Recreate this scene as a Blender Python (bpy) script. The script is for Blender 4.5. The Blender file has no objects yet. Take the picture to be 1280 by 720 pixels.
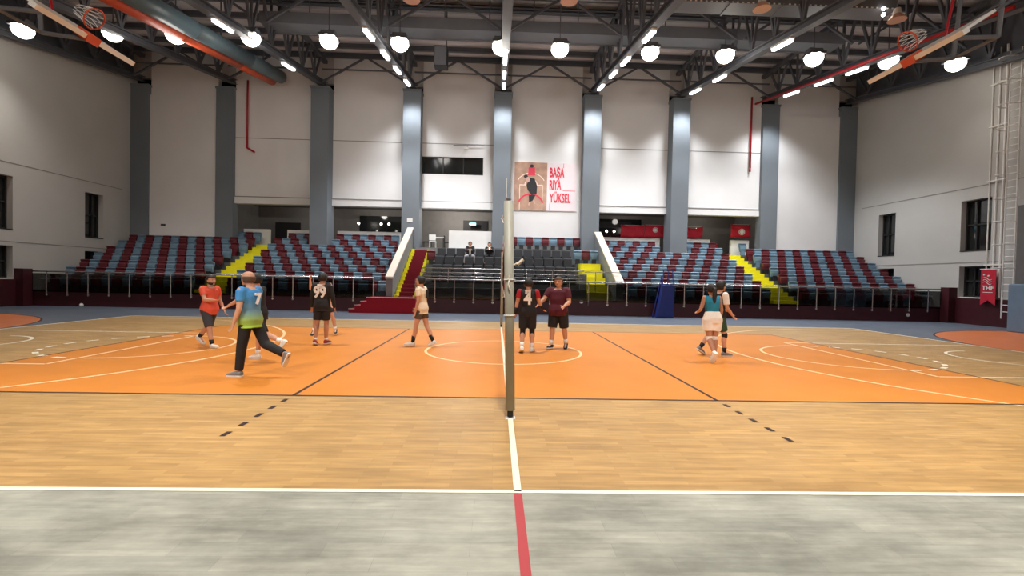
import bpy, bmesh, math, random
from mathutils import Vector, Matrix
random.seed(7)
PI = math.pi
sc = bpy.context.scene
C = sc.collection

# ------------------------------------------------------------------ materials
def mat(name, col, rough=0.6, metal=0.0, var=0.06, scale=3.0, spec=0.5, bump=0.0, coat=0.0, stretch=(1, 1, 1)):
    m = bpy.data.materials.new(name); m.use_nodes = True
    nt = m.node_tree; b = nt.nodes['Principled BSDF']
    tc = nt.nodes.new('ShaderNodeTexCoord'); mp = nt.nodes.new('ShaderNodeMapping')
    mp.inputs['Scale'].default_value = stretch
    nz = nt.nodes.new('ShaderNodeTexNoise'); nz.inputs['Scale'].default_value = scale; nz.inputs['Detail'].default_value = 4
    rp = nt.nodes.new('ShaderNodeValToRGB')
    rp.color_ramp.elements[0].position = 0.3; rp.color_ramp.elements[1].position = 0.7
    rp.color_ramp.elements[0].color = [max(0, c * (1 - var)) for c in col] + [1]
    rp.color_ramp.elements[1].color = [min(1, c * (1 + var)) for c in col] + [1]
    nt.links.new(tc.outputs['Object'], mp.inputs['Vector']); nt.links.new(mp.outputs['Vector'], nz.inputs['Vector'])
    nt.links.new(nz.outputs['Fac'], rp.inputs['Fac']); nt.links.new(rp.outputs['Color'], b.inputs['Base Color'])
    b.inputs['Roughness'].default_value = rough; b.inputs['Metallic'].default_value = metal
    b.inputs['Specular IOR Level'].default_value = spec; b.inputs['Coat Weight'].default_value = coat
    if bump:
        bp = nt.nodes.new('ShaderNodeBump'); bp.inputs['Strength'].default_value = bump; bp.inputs['Distance'].default_value = 0.02
        nt.links.new(nz.outputs['Fac'], bp.inputs['Height']); nt.links.new(bp.outputs['Normal'], b.inputs['Normal'])
    return m

def emis(name, col, s):
    m = bpy.data.materials.new(name); m.use_nodes = True
    nt = m.node_tree; b = nt.nodes['Principled BSDF']
    b.inputs['Base Color'].default_value = (*col, 1); b.inputs['Emission Color'].default_value = (*col, 1)
    b.inputs['Emission Strength'].default_value = s
    m.cycles.emission_sampling = 'NONE'
    return m

def planks(name, ca, cb, w, l, rough, mortar=0.93, cloud=0.15, coat=0.0, smudge_shade=0.0):
    """parquet laid along X: brick texture for the boards, noise for grain"""
    m = bpy.data.materials.new(name); m.use_nodes = True
    nt = m.node_tree; N = nt.nodes; L = nt.links; b = N['Principled BSDF']
    tc = N.new('ShaderNodeTexCoord')
    br = N.new('ShaderNodeTexBrick'); br.offset = 0.37; br.inputs['Scale'].default_value = 1
    br.inputs['Brick Width'].default_value = l; br.inputs['Row Height'].default_value = w
    br.inputs['Mortar Size'].default_value = 0.0012; br.inputs['Mortar Smooth'].default_value = 0.4
    br.inputs['Color1'].default_value = (*ca, 1); br.inputs['Color2'].default_value = (*cb, 1)
    br.inputs['Mortar'].default_value = (*[x * 0.75 for x in cb], 1)
    L.new(tc.outputs['Object'], br.inputs['Vector'])
    mp = N.new('ShaderNodeMapping'); mp.inputs['Scale'].default_value = (1.6, 14, 1)
    nz = N.new('ShaderNodeTexNoise'); nz.inputs['Scale'].default_value = 1.3; nz.inputs['Detail'].default_value = 5
    L.new(tc.outputs['Object'], mp.inputs['Vector']); L.new(mp.outputs['Vector'], nz.inputs['Vector'])
    mr = N.new('ShaderNodeMapRange'); mr.inputs['From Min'].default_value = 0.3; mr.inputs['From Max'].default_value = 0.7
    mr.inputs['To Min'].default_value = 1 - cloud; mr.inputs['To Max'].default_value = 1 + cloud
    L.new(nz.outputs['Fac'], mr.inputs['Value'])
    mx = N.new('ShaderNodeVectorMath'); mx.operation = 'SCALE'
    L.new(br.outputs['Color'], mx.inputs[0]); L.new(mr.outputs['Result'], mx.inputs['Scale'])
    out = mx.outputs['Vector']
    if smudge_shade:
        n2 = N.new('ShaderNodeTexNoise'); n2.inputs['Scale'].default_value = 0.9; n2.inputs['Detail'].default_value = 6
        n2.inputs['Roughness'].default_value = 0.65
        m2 = N.new('ShaderNodeMapping'); m2.inputs['Scale'].default_value = (1.0, 1.8, 1)
        L.new(tc.outputs['Object'], m2.inputs['Vector']); L.new(m2.outputs['Vector'], n2.inputs['Vector'])
        r2 = N.new('ShaderNodeMapRange'); r2.inputs['From Min'].default_value = 0.35; r2.inputs['From Max'].default_value = 0.65
        r2.inputs['To Min'].default_value = 1 - smudge_shade; r2.inputs['To Max'].default_value = 1 + smudge_shade
        L.new(n2.outputs['Fac'], r2.inputs['Value'])
        x2 = N.new('ShaderNodeVectorMath'); x2.operation = 'SCALE'
        L.new(out, x2.inputs[0]); L.new(r2.outputs['Result'], x2.inputs['Scale']); out = x2.outputs['Vector']
    L.new(out, b.inputs['Base Color'])
    b.inputs['Roughness'].default_value = rough; b.inputs['Coat Weight'].default_value = coat
    b.inputs['Coat Roughness'].default_value = 0.2
    return m

M = {}
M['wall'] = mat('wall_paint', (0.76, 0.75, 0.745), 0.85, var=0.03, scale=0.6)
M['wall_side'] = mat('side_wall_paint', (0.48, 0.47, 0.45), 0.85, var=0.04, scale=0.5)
M['wall_up'] = mat('upper_wall_shade', (0.52, 0.49, 0.48), 0.85, var=0.05, scale=0.8)  # wall toned down to grey-brown: shade under the roof put into the colour
M['col'] = mat('column_grey', (0.165, 0.19, 0.215), 0.7, var=0.04, scale=0.8)
M['groove'] = mat('groove_grey', (0.25, 0.24, 0.23), 0.8)
M['steel'] = mat('painted_dark_steel', (0.085, 0.09, 0.105), 0.55, var=0.1)
M['deck'] = mat('roof_deck', (0.56, 0.53, 0.545), 0.7, var=0.06, scale=0.7)  # base grey lifted: veiling glare over the ceiling put into the colour
M['duct'] = mat('duct_grey', (0.13, 0.14, 0.16), 0.5)
M['maroon_wall'] = mat('barrier_maroon', (0.055, 0.006, 0.012), 0.55, var=0.08)
M['maroon_pad'] = mat('pad_maroon', (0.05, 0.005, 0.01), 0.5, var=0.08)
M['carpet'] = mat('stair_carpet', (0.16, 0.004, 0.014), 0.95, var=0.12, scale=20)
M['carpet2'] = mat('landing_carpet', (0.34, 0.003, 0.016), 0.9, var=0.08, scale=20)
M['yellow'] = mat('yellow_paint', (0.72, 0.66, 0.01), 0.6, var=0.06)
M['conc'] = mat('stand_concrete', (0.10, 0.105, 0.11), 0.85, var=0.1)
M['conc_l'] = mat('grey_render', (0.20, 0.21, 0.22), 0.8, var=0.06)
M['cap'] = mat('beige_coping', (0.62, 0.53, 0.44), 0.6, var=0.04)
M['seat_m'] = mat('maroon_plastic', (0.12, 0.014, 0.022), 0.45, var=0.08)
M['seat_b'] = mat('blue_plastic', (0.15, 0.245, 0.33), 0.45, var=0.08)
M['seat_k'] = mat('black_upholstery', (0.024, 0.025, 0.029), 0.8, var=0.15)
M['chrome'] = mat('polished_steel', (0.62, 0.62, 0.62), 0.25, metal=0.9, var=0.02)
M['white'] = mat('white_paint', (0.8, 0.79, 0.77), 0.6, var=0.02)
M['black'] = mat('black_matt', (0.012, 0.012, 0.013), 0.6)
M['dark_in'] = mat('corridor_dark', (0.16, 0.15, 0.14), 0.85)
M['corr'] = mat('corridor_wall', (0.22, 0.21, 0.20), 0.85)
M['blue_pad'] = mat('blue_pad', (0.006, 0.02, 0.17), 0.5, var=0.1)
M['blue_tube'] = mat('blue_tube', (0.01, 0.03, 0.22), 0.4)
M['greyblue_pad'] = mat('greyblue_pad', (0.14, 0.22, 0.32), 0.55)
M['dgrey'] = mat('pillar_grey', (0.12, 0.125, 0.13), 0.7)
M['red'] = mat('red_paint', (0.45, 0.01, 0.02), 0.45)
M['redb'] = mat('red_banner_cloth', (0.50, 0.008, 0.03), 0.7, var=0.1)
M['orange_red'] = mat('orange_red_vinyl', (0.62, 0.09, 0.03), 0.5)
M['teal'] = mat('grey_blue_vinyl', (0.11, 0.17, 0.20), 0.45)
M['post'] = mat('post_padding', (0.33, 0.32, 0.265), 0.5, var=0.03)
M['line_w'] = mat('line_white', (0.90, 0.86, 0.68), 0.45, var=0.03)
M['line_pk'] = mat('line_cream', (0.97, 0.66, 0.36), 0.45, var=0.03)
M['line_k'] = mat('line_black', (0.03, 0.012, 0.012), 0.5)
M['line_r'] = mat('line_red', (0.42, 0.05, 0.06), 0.5)
M['orange'] = mat('orange_court', (0.64, 0.225, 0.030), 0.45, var=0.05, scale=1.2, spec=.3)
M['orange2'] = mat('goal_area_orange', (0.62, 0.17, 0.05), 0.45, var=0.05, scale=1.2)
M['wood'] = planks('court_planks', (0.50, 0.305, 0.115), (0.40, 0.235, 0.085), 0.075, 0.55, 0.42, cloud=0.16, smudge_shade=0.1)
M['greyfl'] = planks('grey_planks', (0.335, 0.335, 0.285), (0.28, 0.285, 0.245), 0.15, 0.9, 0.40, cloud=0.15, smudge_shade=0.32)  # blotches carry floor smudges and shadow bands, both put into the colour
M['bluefl'] = planks('blue_planks', (0.125, 0.15, 0.195), (0.11, 0.135, 0.18), 0.15, 0.9, 0.4, cloud=0.1, smudge_shade=0.1)
M['lampface'] = emis('lamp_face', (1.0, 0.95, 0.84), 5)
M['tubeface'] = emis('tube_face', (0.95, 0.97, 1.0), 4)
M['exit'] = emis('exit_glow', (0.35, 0.85, 1.0), 2.2)
M['bulb'] = emis('bulb_glow', (1.0, 0.93, 0.85), 8)
M['copper'] = mat('copper_reflector', (0.75, 0.42, 0.28), 0.4, metal=0.3)

def glass(name, col=(0.8, 0.85, 0.85), alpha=0.25, rough=0.05):
    m = bpy.data.materials.new(name); m.use_nodes = True
    nt = m.node_tree; out = nt.nodes['Material Output']
    nt.nodes.remove(nt.nodes['Principled BSDF'])
    t = nt.nodes.new('ShaderNodeBsdfTransparent'); g = nt.nodes.new('ShaderNodeBsdfGlossy')
    t.inputs['Color'].default_value = (*col, 1); g.inputs['Roughness'].default_value = rough
    fr = nt.nodes.new('ShaderNodeFresnel'); fr.inputs['IOR'].default_value = 1.45
    mx = nt.nodes.new('ShaderNodeMixShader')
    nt.links.new(fr.outputs[0], mx.inputs[0]); nt.links.new(t.outputs[0], mx.inputs[1]); nt.links.new(g.outputs[0], mx.inputs[2])
    nt.links.new(mx.outputs[0], out.inputs['Surface'])
    return m
M['glass'] = glass('smoked_glass', (0.40, 0.41, 0.40))
M['glass2'] = glass('smoked_glass_light', (0.50, 0.50, 0.49))
M['night'] = mat('night_glass', (0.014, 0.016, 0.016), 0.08, var=0.05, spec=0.6)

# ------------------------------------------------------------------ mesh helpers
def nb(): return bmesh.new()
def box(bm, x0, x1, y0, y1, z0, z1, mi=0):
    v = [bm.verts.new((x, y, z)) for z in (z0, z1) for y in (y0, y1) for x in (x0, x1)]
    for f in ((0, 2, 3, 1), (4, 5, 7, 6), (0, 1, 5, 4), (2, 6, 7, 3), (0, 4, 6, 2), (1, 3, 7, 5)):
        fc = bm.faces.new([v[i] for i in f]); fc.material_index = mi
def prism(bm, pts, a, b, axis='x', mi=0):
    """extrude 2D polygon: axis x -> pts are (y,z); axis y -> (x,z); axis z -> (x,y)"""
    def P(p, t): return {'x': (t, p[0], p[1]), 'y': (p[0], t, p[1]), 'z': (p[0], p[1], t)}[axis]
    A = [bm.verts.new(P(p, a)) for p in pts]; B = [bm.verts.new(P(p, b)) for p in pts]
    n = len(pts)
    fs = [bm.faces.new(A), bm.faces.new(B[::-1])]
    for i in range(n): fs.append(bm.faces.new((A[i], B[i], B[(i + 1) % n], A[(i + 1) % n])))
    for f in fs: f.material_index = mi
def frame(d):
    d = Vector(d).normalized()
    u = Vector((0, 0, 1)) if abs(d.z) < 0.9 else Vector((1, 0, 0))
    a = d.cross(u).normalized(); b = a.cross(d).normalized()
    return d, a, b
def tube(bm, p0, p1, r0, r1=None, n=8, caps=True, mi=0):
    r1 = r0 if r1 is None else r1
    p0 = Vector(p0); p1 = Vector(p1); d, a, b = frame(p1 - p0)
    R = []
    for p, r in ((p0, r0), (p1, r1)):
        R.append([bm.verts.new(p + a * (r * math.cos(2 * PI * i / n)) + b * (r * math.sin(2 * PI * i / n))) for i in range(n)])
    for i in range(n): bm.faces.new((R[0][i], R[0][(i + 1) % n], R[1][(i + 1) % n], R[1][i])).material_index = mi
    if caps: bm.faces.new(R[0][::-1]).material_index = mi; bm.faces.new(R[1]).material_index = mi
def bar(bm, p0, p1, w, h, mi=0):
    """rectangular bar, h is measured along the up-ish direction"""
    p0 = Vector(p0); p1 = Vector(p1); d, a, b = frame(p1 - p0)
    R = [[bm.verts.new(p + a * (sx * w / 2) + b * (sy * h / 2)) for sx, sy in ((-1, -1), (1, -1), (1, 1), (-1, 1))] for p in (p0, p1)]
    for i in range(4): bm.faces.new((R[0][i], R[0][(i + 1) % 4], R[1][(i + 1) % 4], R[1][i])).material_index = mi
    bm.faces.new(R[0][::-1]); bm.faces.new(R[1])
def polytube(bm, pts, r, n=6):
    for a, b in zip(pts[:-1], pts[1:]): tube(bm, a, b, r, n=n)
def ball(bm, c, r, n=12, s=(1, 1, 1)):
    mt = Matrix.Translation(c) @ Matrix.Diagonal((r * s[0], r * s[1], r * s[2], 1))
    bmesh.ops.create_uvsphere(bm, u_segments=n, v_segments=max(6, n // 2 + 2), radius=1, matrix=mt)
def capsule(bm, p0, r0, p1, r1, n=12):
    tube(bm, p0, p1, r0, r1, n); ball(bm, p0, r0 * 0.995, n); ball(bm, p1, r1 * 0.995, n)
def loft(bm, rings, n=18):
    """rings: (centre, xvec, yvec) ; ellipse rings joined and capped"""
    R = []
    for c, xv, yv in rings:
        c = Vector(c); xv = Vector(xv); yv = Vector(yv)
        R.append([bm.verts.new(c + xv * math.cos(2 * PI * i / n) + yv * math.sin(2 * PI * i / n)) for i in range(n)])
    for A, B in zip(R[:-1], R[1:]):
        for i in range(n): bm.faces.new((A[i], A[(i + 1) % n], B[(i + 1) % n], B[i]))
    bm.faces.new(R[0][::-1]); bm.faces.new(R[-1])
def obj(name, bm, m, parent=None, smooth=False, bevel=0):
    bmesh.ops.recalc_face_normals(bm, faces=bm.faces)
    me = bpy.data.meshes.new(name); bm.to_mesh(me); bm.free()
    for x in (m if isinstance(m, (list, tuple)) else [m]): me.materials.append(x)
    if smooth:
        for p in me.polygons: p.use_smooth = True
    o = bpy.data.objects.new(name, me); C.objects.link(o)
    if parent: o.parent = parent
    if bevel:
        bv = o.modifiers.new('bevel', 'BEVEL'); bv.width = bevel; bv.segments = 2; bv.limit_method = 'ANGLE'
    return o
def tag(o, label, cat, group=None, kind=None):
    if label: o['label'] = label
    if cat: o['category'] = cat
    if group: o['group'] = group
    if kind: o['kind'] = kind
    return o
def thing(name, label, cat, loc=(0, 0, 0), rz=0, group=None):
    o = bpy.data.objects.new(name, None); C.objects.link(o); o.empty_display_size = 0.2
    o.location = loc; o.rotation_euler = (0, 0, rz)
    return tag(o, label, cat, group)
def struct(name, bm, m, label=None, cat=None, parent=None, **k):
    o = obj(name, bm, m, parent, **k)
    if not parent:
        o['kind'] = 'structure'; tag(o, label or name.replace('_', ' '), cat or 'wall')
    return o
def dup(root, loc=None, rz=None, label=None):
    r = root.copy(); C.objects.link(r)
    if loc is not None: r.location = loc
    if rz is not None: r.rotation_euler = (0, 0, rz)
    if label: r['label'] = label
    for ch in list(root.children):
        c = ch.copy(); C.objects.link(c); c.parent = r
        for g in list(ch.children):
            d = g.copy(); C.objects.link(d); d.parent = c
    return r
def text(name, s, size, m, mtx, parent=None, ext=0.004, bold=0.0, xs=1.0, align='CENTER'):
    cu = bpy.data.curves.new(name, 'FONT'); cu.body = s; cu.size = size; cu.extrude = ext; cu.offset = bold
    cu.align_x = align; cu.align_y = 'CENTER'; cu.resolution_u = 3
    t = bpy.data.objects.new(name + '_src', cu); C.objects.link(t)
    bpy.context.view_layer.update()
    dg = bpy.context.evaluated_depsgraph_get()
    me = bpy.data.meshes.new_from_object(t.evaluated_get(dg))
    bpy.data.objects.remove(t); bpy.data.curves.remove(cu)
    me.name = name; me.materials.clear(); me.materials.append(m)
    me.transform(Matrix.Diagonal((xs, 1, 1, 1)))
    me.transform(mtx)
    o = bpy.data.objects.new(name, me); C.objects.link(o)
    if parent: o.parent = parent
    return o
ORD = ['first', 'second', 'third', 'fourth', 'fifth', 'sixth', 'seventh', 'eighth', 'ninth', 'tenth', 'eleventh', 'twelfth',
       'thirteenth', 'fourteenth', 'fifteenth', 'sixteenth', 'seventeenth', 'eighteenth']

# ------------------------------------------------------------------ main dimensions (metres)
BAY = 5.42
COLX = [BAY * k for k in range(-4, 5)]
COLX[1] = -16.68; COLX[7] = 16.72
SW = 22.2                 # half width between side walls
YF = 22.3                 # front plane of the columns
YW = 23.15                # face of the rear wall between the columns
ROWY = [23.7 - 0.9 * i for i in range(8)]
ROWZ = [0.68 + 0.4 * (7 - i) for i in range(8)]
def zb(y): return 9.05 + 0.17 * y          # truss bottom chord
ZD = 15.05                # roof deck

# ------------------------------------------------------------------ floor
def arc(bm, cx, cy, r, a0, a1, w, z, mi, n=48, dash=None):
    for i in range(n):
        if dash and (i % dash[1]) >= dash[0]: continue
        t0 = a0 + (a1 - a0) * i / n; t1 = a0 + (a1 - a0) * (i + 1) / n
        vs = [bm.verts.new((cx + rr * math.cos(t), cy + rr * math.sin(t), z)) for rr, t in ((r - w / 2, t0), (r + w / 2, t0), (r + w / 2, t1), (r - w / 2, t1))]
        bm.faces.new(vs).material_index = mi
def rect(bm, x0, x1, y0, y1, z, mi):
    f = bm.faces.new([bm.verts.new(p) for p in ((x0, y0, z), (x1, y0, z), (x1, y1, z), (x0, y1, z))]); f.material_index = mi
fb = nb()
FM = ['greyfl', 'wood', 'orange', 'orange2', 'line_w', 'line_pk', 'line_k', 'line_r', 'bluefl']
rect(fb, -SW - .3, SW + .3, -10, -3, 0, 0)
rect(fb, -SW - .3, SW + .3, -3, 28, 0, 8)
rect(fb, -14, 14, -3, 12, 0.001, 1)
rect(fb, -9, 9, 0, 9, 0.002, 2)
for s in (-1, 1):           # handball goal areas, orange outlined in black
    poly = []
    for i in range(25): t = PI / 2 + PI / 2 * i / 24; poly.append((20 + 6 * math.cos(t), 6 + 6 * math.sin(t)))
    for i in range(25): t = PI + PI / 2 * i / 24; poly.append((20 + 6 * math.cos(t), 3 + 6 * math.sin(t)))
    poly = [(20 + 2.2, 12)] + poly + [(20 + 2.2, -3)]
    f = fb.faces.new([fb.verts.new((s * x, y, 0.0015)) for x, y in poly]); f.material_index = 3
    arc(fb, s * 20, 6, 6, PI / 2 if s > 0 else 0, PI if s > 0 else PI / 2, .06, .0045, 6, 24)
# basketball marks
z = 0.0035
rect(fb, -SW, SW, -3.03, -2.975, z, 4); rect(fb, -14, 14, 11.95, 12.05, z, 4)
for s in (-1, 1):
    rect(fb, min(s * 13.95, s * 14.05), max(s * 13.95, s * 14.05), -3, 12, z, 4)
    for yy in (2.05, 6.95):
        rect(fb, min(s * 8.2, s * 9), max(s * 8.2, s * 9), yy - .035, yy + .035, z, 5)
        rect(fb, min(s * 9, s * 14), max(s * 9, s * 14), yy - .035, yy + .035, z, 4)
    rect(fb, s * 8.2 - .035, s * 8.2 + .035, 2.05, 6.95, z, 5)
    a0, a1 = (PI / 2, 3 * PI / 2) if s > 0 else (-PI / 2, PI / 2)
    arc(fb, s * 8.2, 4.5, 1.8, a0, a1, .065, z, 5)
    arc(fb, s * 8.2, 4.5, 1.8, a0 + PI, a1 + PI, .10, z, 4, 44, (2, 4))
    arc(fb, s * 12.42, 4.5, 1.25, a0, a1, .07, z, 4)
    R3 = 6.75
    th = math.asin(6.6 / R3); c0 = PI if s > 0 else 0
    arc(fb, s * 12.42, 4.5, R3, c0 - th, c0 + th, .07, z, 5, 64)
    xe = s * (12.42 - R3 * math.cos(th))
    for yy in (4.5 - 6.6, 4.5 + 6.6): rect(fb, min(xe, s * 14), max(xe, s * 14), yy - .025, yy + .025, z, 4)
arc(fb, 0, 4.5, 1.8, 0, 2 * PI, .06, z, 5, 72)
rect(fb, -.03, .03, -3, 12, z, 4); rect(fb, -.032, .032, -10, -3.03, z, 7)
# volleyball marks
z = 0.005
rect(fb, -9, 9, -.025, .025, z, 6); rect(fb, -9, 9, 8.98, 9.02, z, 6)
for s in (-1, 1):
    rect(fb, s * 9 - .02, s * 9 + .02, 0, 9, z, 6); rect(fb, s * 3 - .025, s * 3 + .025, 0, 9, z, 6)
    for k in range(5):
        y0 = -.2 - .35 * k; rect(fb, s * 3 - .03, s * 3 + .03, y0 - .15, y0, z, 6)
struct('floor', fb, [M[x] for x in FM], 'sports hall floor with orange volleyball court and court lines', 'floor')

# ------------------------------------------------------------------ walls
def wall_holes(bm, x0, x1, z0, z1, holes, y0, y1, mi=0):
    """wall in XZ plane from y0 to y1 with rectangular holes (hx0,hx1,hz0,hz1)"""
    xs = sorted({x0, x1, *[h[0] for h in holes], *[h[1] for h in holes]}); zs = sorted({z0, z1, *[h[2] for h in holes], *[h[3] for h in holes]})
    for a, b in zip(xs[:-1], xs[1:]):
        for c, d in zip(zs[:-1], zs[1:]):
            mx, mz = (a + b) / 2, (c + d) / 2
            if any(h[0] < mx < h[1] and h[2] < mz < h[3] for h in holes): continue
            box(bm, a, b, y0, y1, c, d, mi)
bm = nb()
openings = []
bayx = [(COLX[i] + .52, COLX[i + 1] - .52) for i in range(8)]
for i, (a, b) in enumerate(bayx):
    if i in (0, 4, 7):
        box(bm, a, b, YW, YW + .35, 0, ZD + .3)
        if i in (0, 7): box(bm, a, b, YW - .12, YW, 0, 12.3)
        else: box(bm, a, b, YW - .1, YW, 0, 11.75)
    elif i == 3:
        wall_holes(bm, a, b, 6.0, ZD + .3, [(-4.9, -1.15, 8.05, 9.12)], YW, YW + .35)
        box(bm, a, b, YW - .10, YW + .45, 5.95, 6.35, 0)
    else:
        box(bm, a, b, YW, YW + .35, 6.0, ZD + .3)
        box(bm, a, b, YW - .06, YW + .45, 5.95, 6.35)
struct('wall_back', bm, M['wall'], 'white rear wall between the grey columns', 'wall')
bm = nb()
for i, (a, b) in enumerate(bayx):
    if i not in (0, 7): box(bm, a, b, YW - .012, YW, 9.9, 9.94)
    if i not in (0, 4, 7): box(bm, a, b, YW - .085, YW - .0605, 6.34, 6.39)
for s in (-1, 1):
    for zz in (6.47, 2.92):
        xx = s * SW
        box(bm, min(xx, xx - s * .012), max(xx, xx - s * .012), -10, YF, zz - .02, zz + .02)
struct('trim_1', bm, M['groove'], 'thin dark shadow grooves across the white walls', 'trim')
bm = nb(); box(bm, -SW - .4, SW + .4, YW + .35, YW + .6, ZD - 1.6, ZD + .3)
struct('trim_2', bm, M['wall_up'], 'upper rear wall band under the roof', 'trim')

bm = nb(); box(bm, -SW - .4, SW + .4, -10.3, -10, 0, ZD)
struct('wall_front', bm, M['dgrey'], 'plain near wall closing the hall', 'wall')
# dark window high in the rear wall
bm = nb(); box(bm, -4.9, -1.15, YW + .1, YW + .14, 8.05, 9.12)
w = struct('window_1', bm, M['night'], 'wide black window high in the rear wall', 'window')
bm = nb()
for x in (-4.9, -3.65, -2.4, -1.21): box(bm, x, x + .06, YW + .04, YW + .1, 8.05, 9.12)
box(bm, -4.9, -1.15, YW + .04, YW + .1, 8.05, 8.1); box(bm, -4.9, -1.15, YW + .04, YW + .1, 9.07, 9.12)
obj('window_frame', bm, M['black'], w)

# corridor behind the openings
bm = nb()
box(bm, -17, 17, 27.4, 27.6, 3.4, 6.9); box(bm, -17, -16.8, 24.2, 27.4, 3.4, 6.9); box(bm, 16.8, 17, 24.2, 27.4, 3.4, 6.9)
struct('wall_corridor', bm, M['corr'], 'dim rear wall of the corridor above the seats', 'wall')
bm = nb(); box(bm, -17, 17, YW + .46, 27.6, 6.36, 6.5)
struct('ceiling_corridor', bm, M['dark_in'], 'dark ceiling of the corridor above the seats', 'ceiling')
bm = nb(); box(bm, -17, 17, 24.2, 27.6, 3.2, 3.46)
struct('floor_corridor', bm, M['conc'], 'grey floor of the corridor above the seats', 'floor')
# columns between corridor wall pieces (dark grey piers)
def pier(x0, x1, m, name='wall_pier', y=26.6):
    bm = nb(); box(bm, x0, x1, y, y + .7, 3.46, 6.36); return bm

# ------------------------------------------------------------------ columns
CN = ['in the corner under the hoisted goal on the curtain side', 'beside the head of the yellow stairs under the rolled curtain', 'between two open bays beside the maroon stairs stand', 'with a small white notice, beside the black window',
      'directly behind the net post', 'between the poster and the sloping wall', '', '', 'in the corner nearest-by the wall ladder']
CN[6] = 'between the two groups of red banners'; CN[7] = 'beside the last red banner'; CN[8] = 'in the corner on the wall ladder side'
for i, x in enumerate(COLX):
    bm = nb(); yb = YW if i in () else YF
    yf = YF + (.6 if i in (0, 1, 7, 8) else .0)
    box(bm, x - .52, x + .52, yf, YW + .35, 0, zb(YF) + .05)
    box(bm, x - .56, x + .56, yf - .04, YW + .3, zb(YF) - .08, zb(YF) + .04)
    o = obj('column', bm, M['col']); o['kind'] = 'structure'; tag(o, 'tall grey square column ' + CN[i], 'column')

# ------------------------------------------------------------------ side walls with deep set windows
WY = [(19.75, 20.95), (14.45, 15.9)]
WZ = [(3.48, 5.88), (1.27, 2.74)]
for s, nm in ((-1, 'left'), (1, 'right')):
    bm = nb()
    ys = [-10, 14.45, 15.9, 19.75, 20.95, YW + .3]
    zs = [0, 1.27, 2.74, 3.48, 5.88, 14.2]
    for a, b in zip(ys[:-1], ys[1:]):
        for c, d in zip(zs[:-1], zs[1:]):
            if (a, b) in WY and (c, d) in WZ: continue
            if d == 14.2:      # sloping top under the roof edge
                za, zc = 9.53 + .17 * a, 9.53 + .17 * b
                x0, x1 = sorted((s * SW, s * (SW + .45)))
                prism(bm, [(a, c), (b, c), (b, zc), (a, za)], x0, x1)
            else:
                x0, x1 = sorted((s * SW, s * (SW + .45))); box(bm, x0, x1, a, b, c, d)
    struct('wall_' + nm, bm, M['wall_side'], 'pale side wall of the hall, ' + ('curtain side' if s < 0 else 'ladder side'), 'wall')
    bm = nb(); x0, x1 = sorted((s * (SW + .02), s * (SW + .47)))
    prism(bm, [(-10, 9.53 - 1.7), (YW, 9.53 + .17 * YW), (YW, ZD), (-10, ZD)], x0, x1)
    struct('wall_upper_' + nm, bm, M['steel'], 'dark cladding above the side wall, ' + ('curtain side' if s < 0 else 'ladder side'), 'wall')
    n = 2 if s < 0 else 6
    for (a, b) in WY:
        for (c, d) in WZ:
            bm = nb(); x0, x1 = sorted((s * (SW + .34), s * (SW + .37))); box(bm, x0, x1, a, b, c, d)
            lvl = 'upper' if c > 3 else 'lower'; far = 'far' if a > 17 else 'near'
            w = struct('window_%d' % n, bm, M['night'], '%s black window in the %s side wall, %s the stands' % (lvl, 'curtain' if s < 0 else 'ladder', 'beside' if far == 'far' else 'in front of'), 'window'); n += 1
            bm = nb(); x0, x1 = sorted((s * (SW + .26), s * (SW + .34)))
            for y in (a, b - .07, a + (b - a) * .62): box(bm, x0, x1, y, y + .07, c, d)
            for zz in (c, d - .07, c + (d - c) * .5): box(bm, x0, x1, a, b, zz, zz + .07)
            obj('window_frame', bm, M['black'], w)
            bm = nb(); x0, x1 = sorted((s * (SW - .02), s * (SW + .33))); box(bm, x0, x1, a, b, c - .03, c + .01)
            obj('window_sill', bm, M['black' if lvl == 'upper' else 'white'], w)
    # maroon wainscot pads along the side wall
    bm = nb(); xa, xb = sorted((s * SW, s * (SW - .09)))
    box(bm, xa, xb, -10, 15.95, 0, 1.22)
    xc, xd = sorted((s * SW, s * (SW - .42))); box(bm, xc, xd, 15.95, 16.40, 0, 1.72)
    struct('trim_wainscot_' + nm, bm, M['maroon_pad'], 'dark maroon protective padding along the side wall, ' + ('curtain side' if s < 0 else 'ladder side'), 'wall padding')

# ------------------------------------------------------------------ roof
bm = nb(); rect(bm, -SW - .5, SW + .5, -10, YW + .6, ZD, 0)
n = 0
y = -2.0
while y < YW:        # trapezoid ribs of the roof sheet
    prism(bm, [(y, ZD), (y + .08, ZD - .07), (y + .2, ZD - .07), (y + .28, ZD)], -SW, SW); y += .45
struct('ceiling', bm, M['deck'], 'ribbed metal roof deck over the hall', 'ceiling')
PY = [6.5, 8.6, 10.7, 12.7, 14.2, 15.6, 17.0, 18.5, 20.0, 21.4, 22.6]
bm = nb(); box(bm, -SW, SW, -.05, .05, -.24, 0); box(bm, -SW, SW, -.1, .1, -.26, -.235)
pur = obj('roof_purlin', bm, M['steel']); pn = len(PY)
for i, y in enumerate(PY[::-1]):
    o = pur if i == 0 else pur.copy()
    if i: C.objects.link(o)
    o.location = (0, y, ZD - .07)
    tag(o, ('dark steel roof purlin against the rear wall' if i == 0 else 'dark steel roof purlin, %s one out from the rear wall' % ORD[i]), 'roof beam', 'purlins crossing under the roof deck')
TRX = [BAY * k for k in range(-4, 5)]
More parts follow.
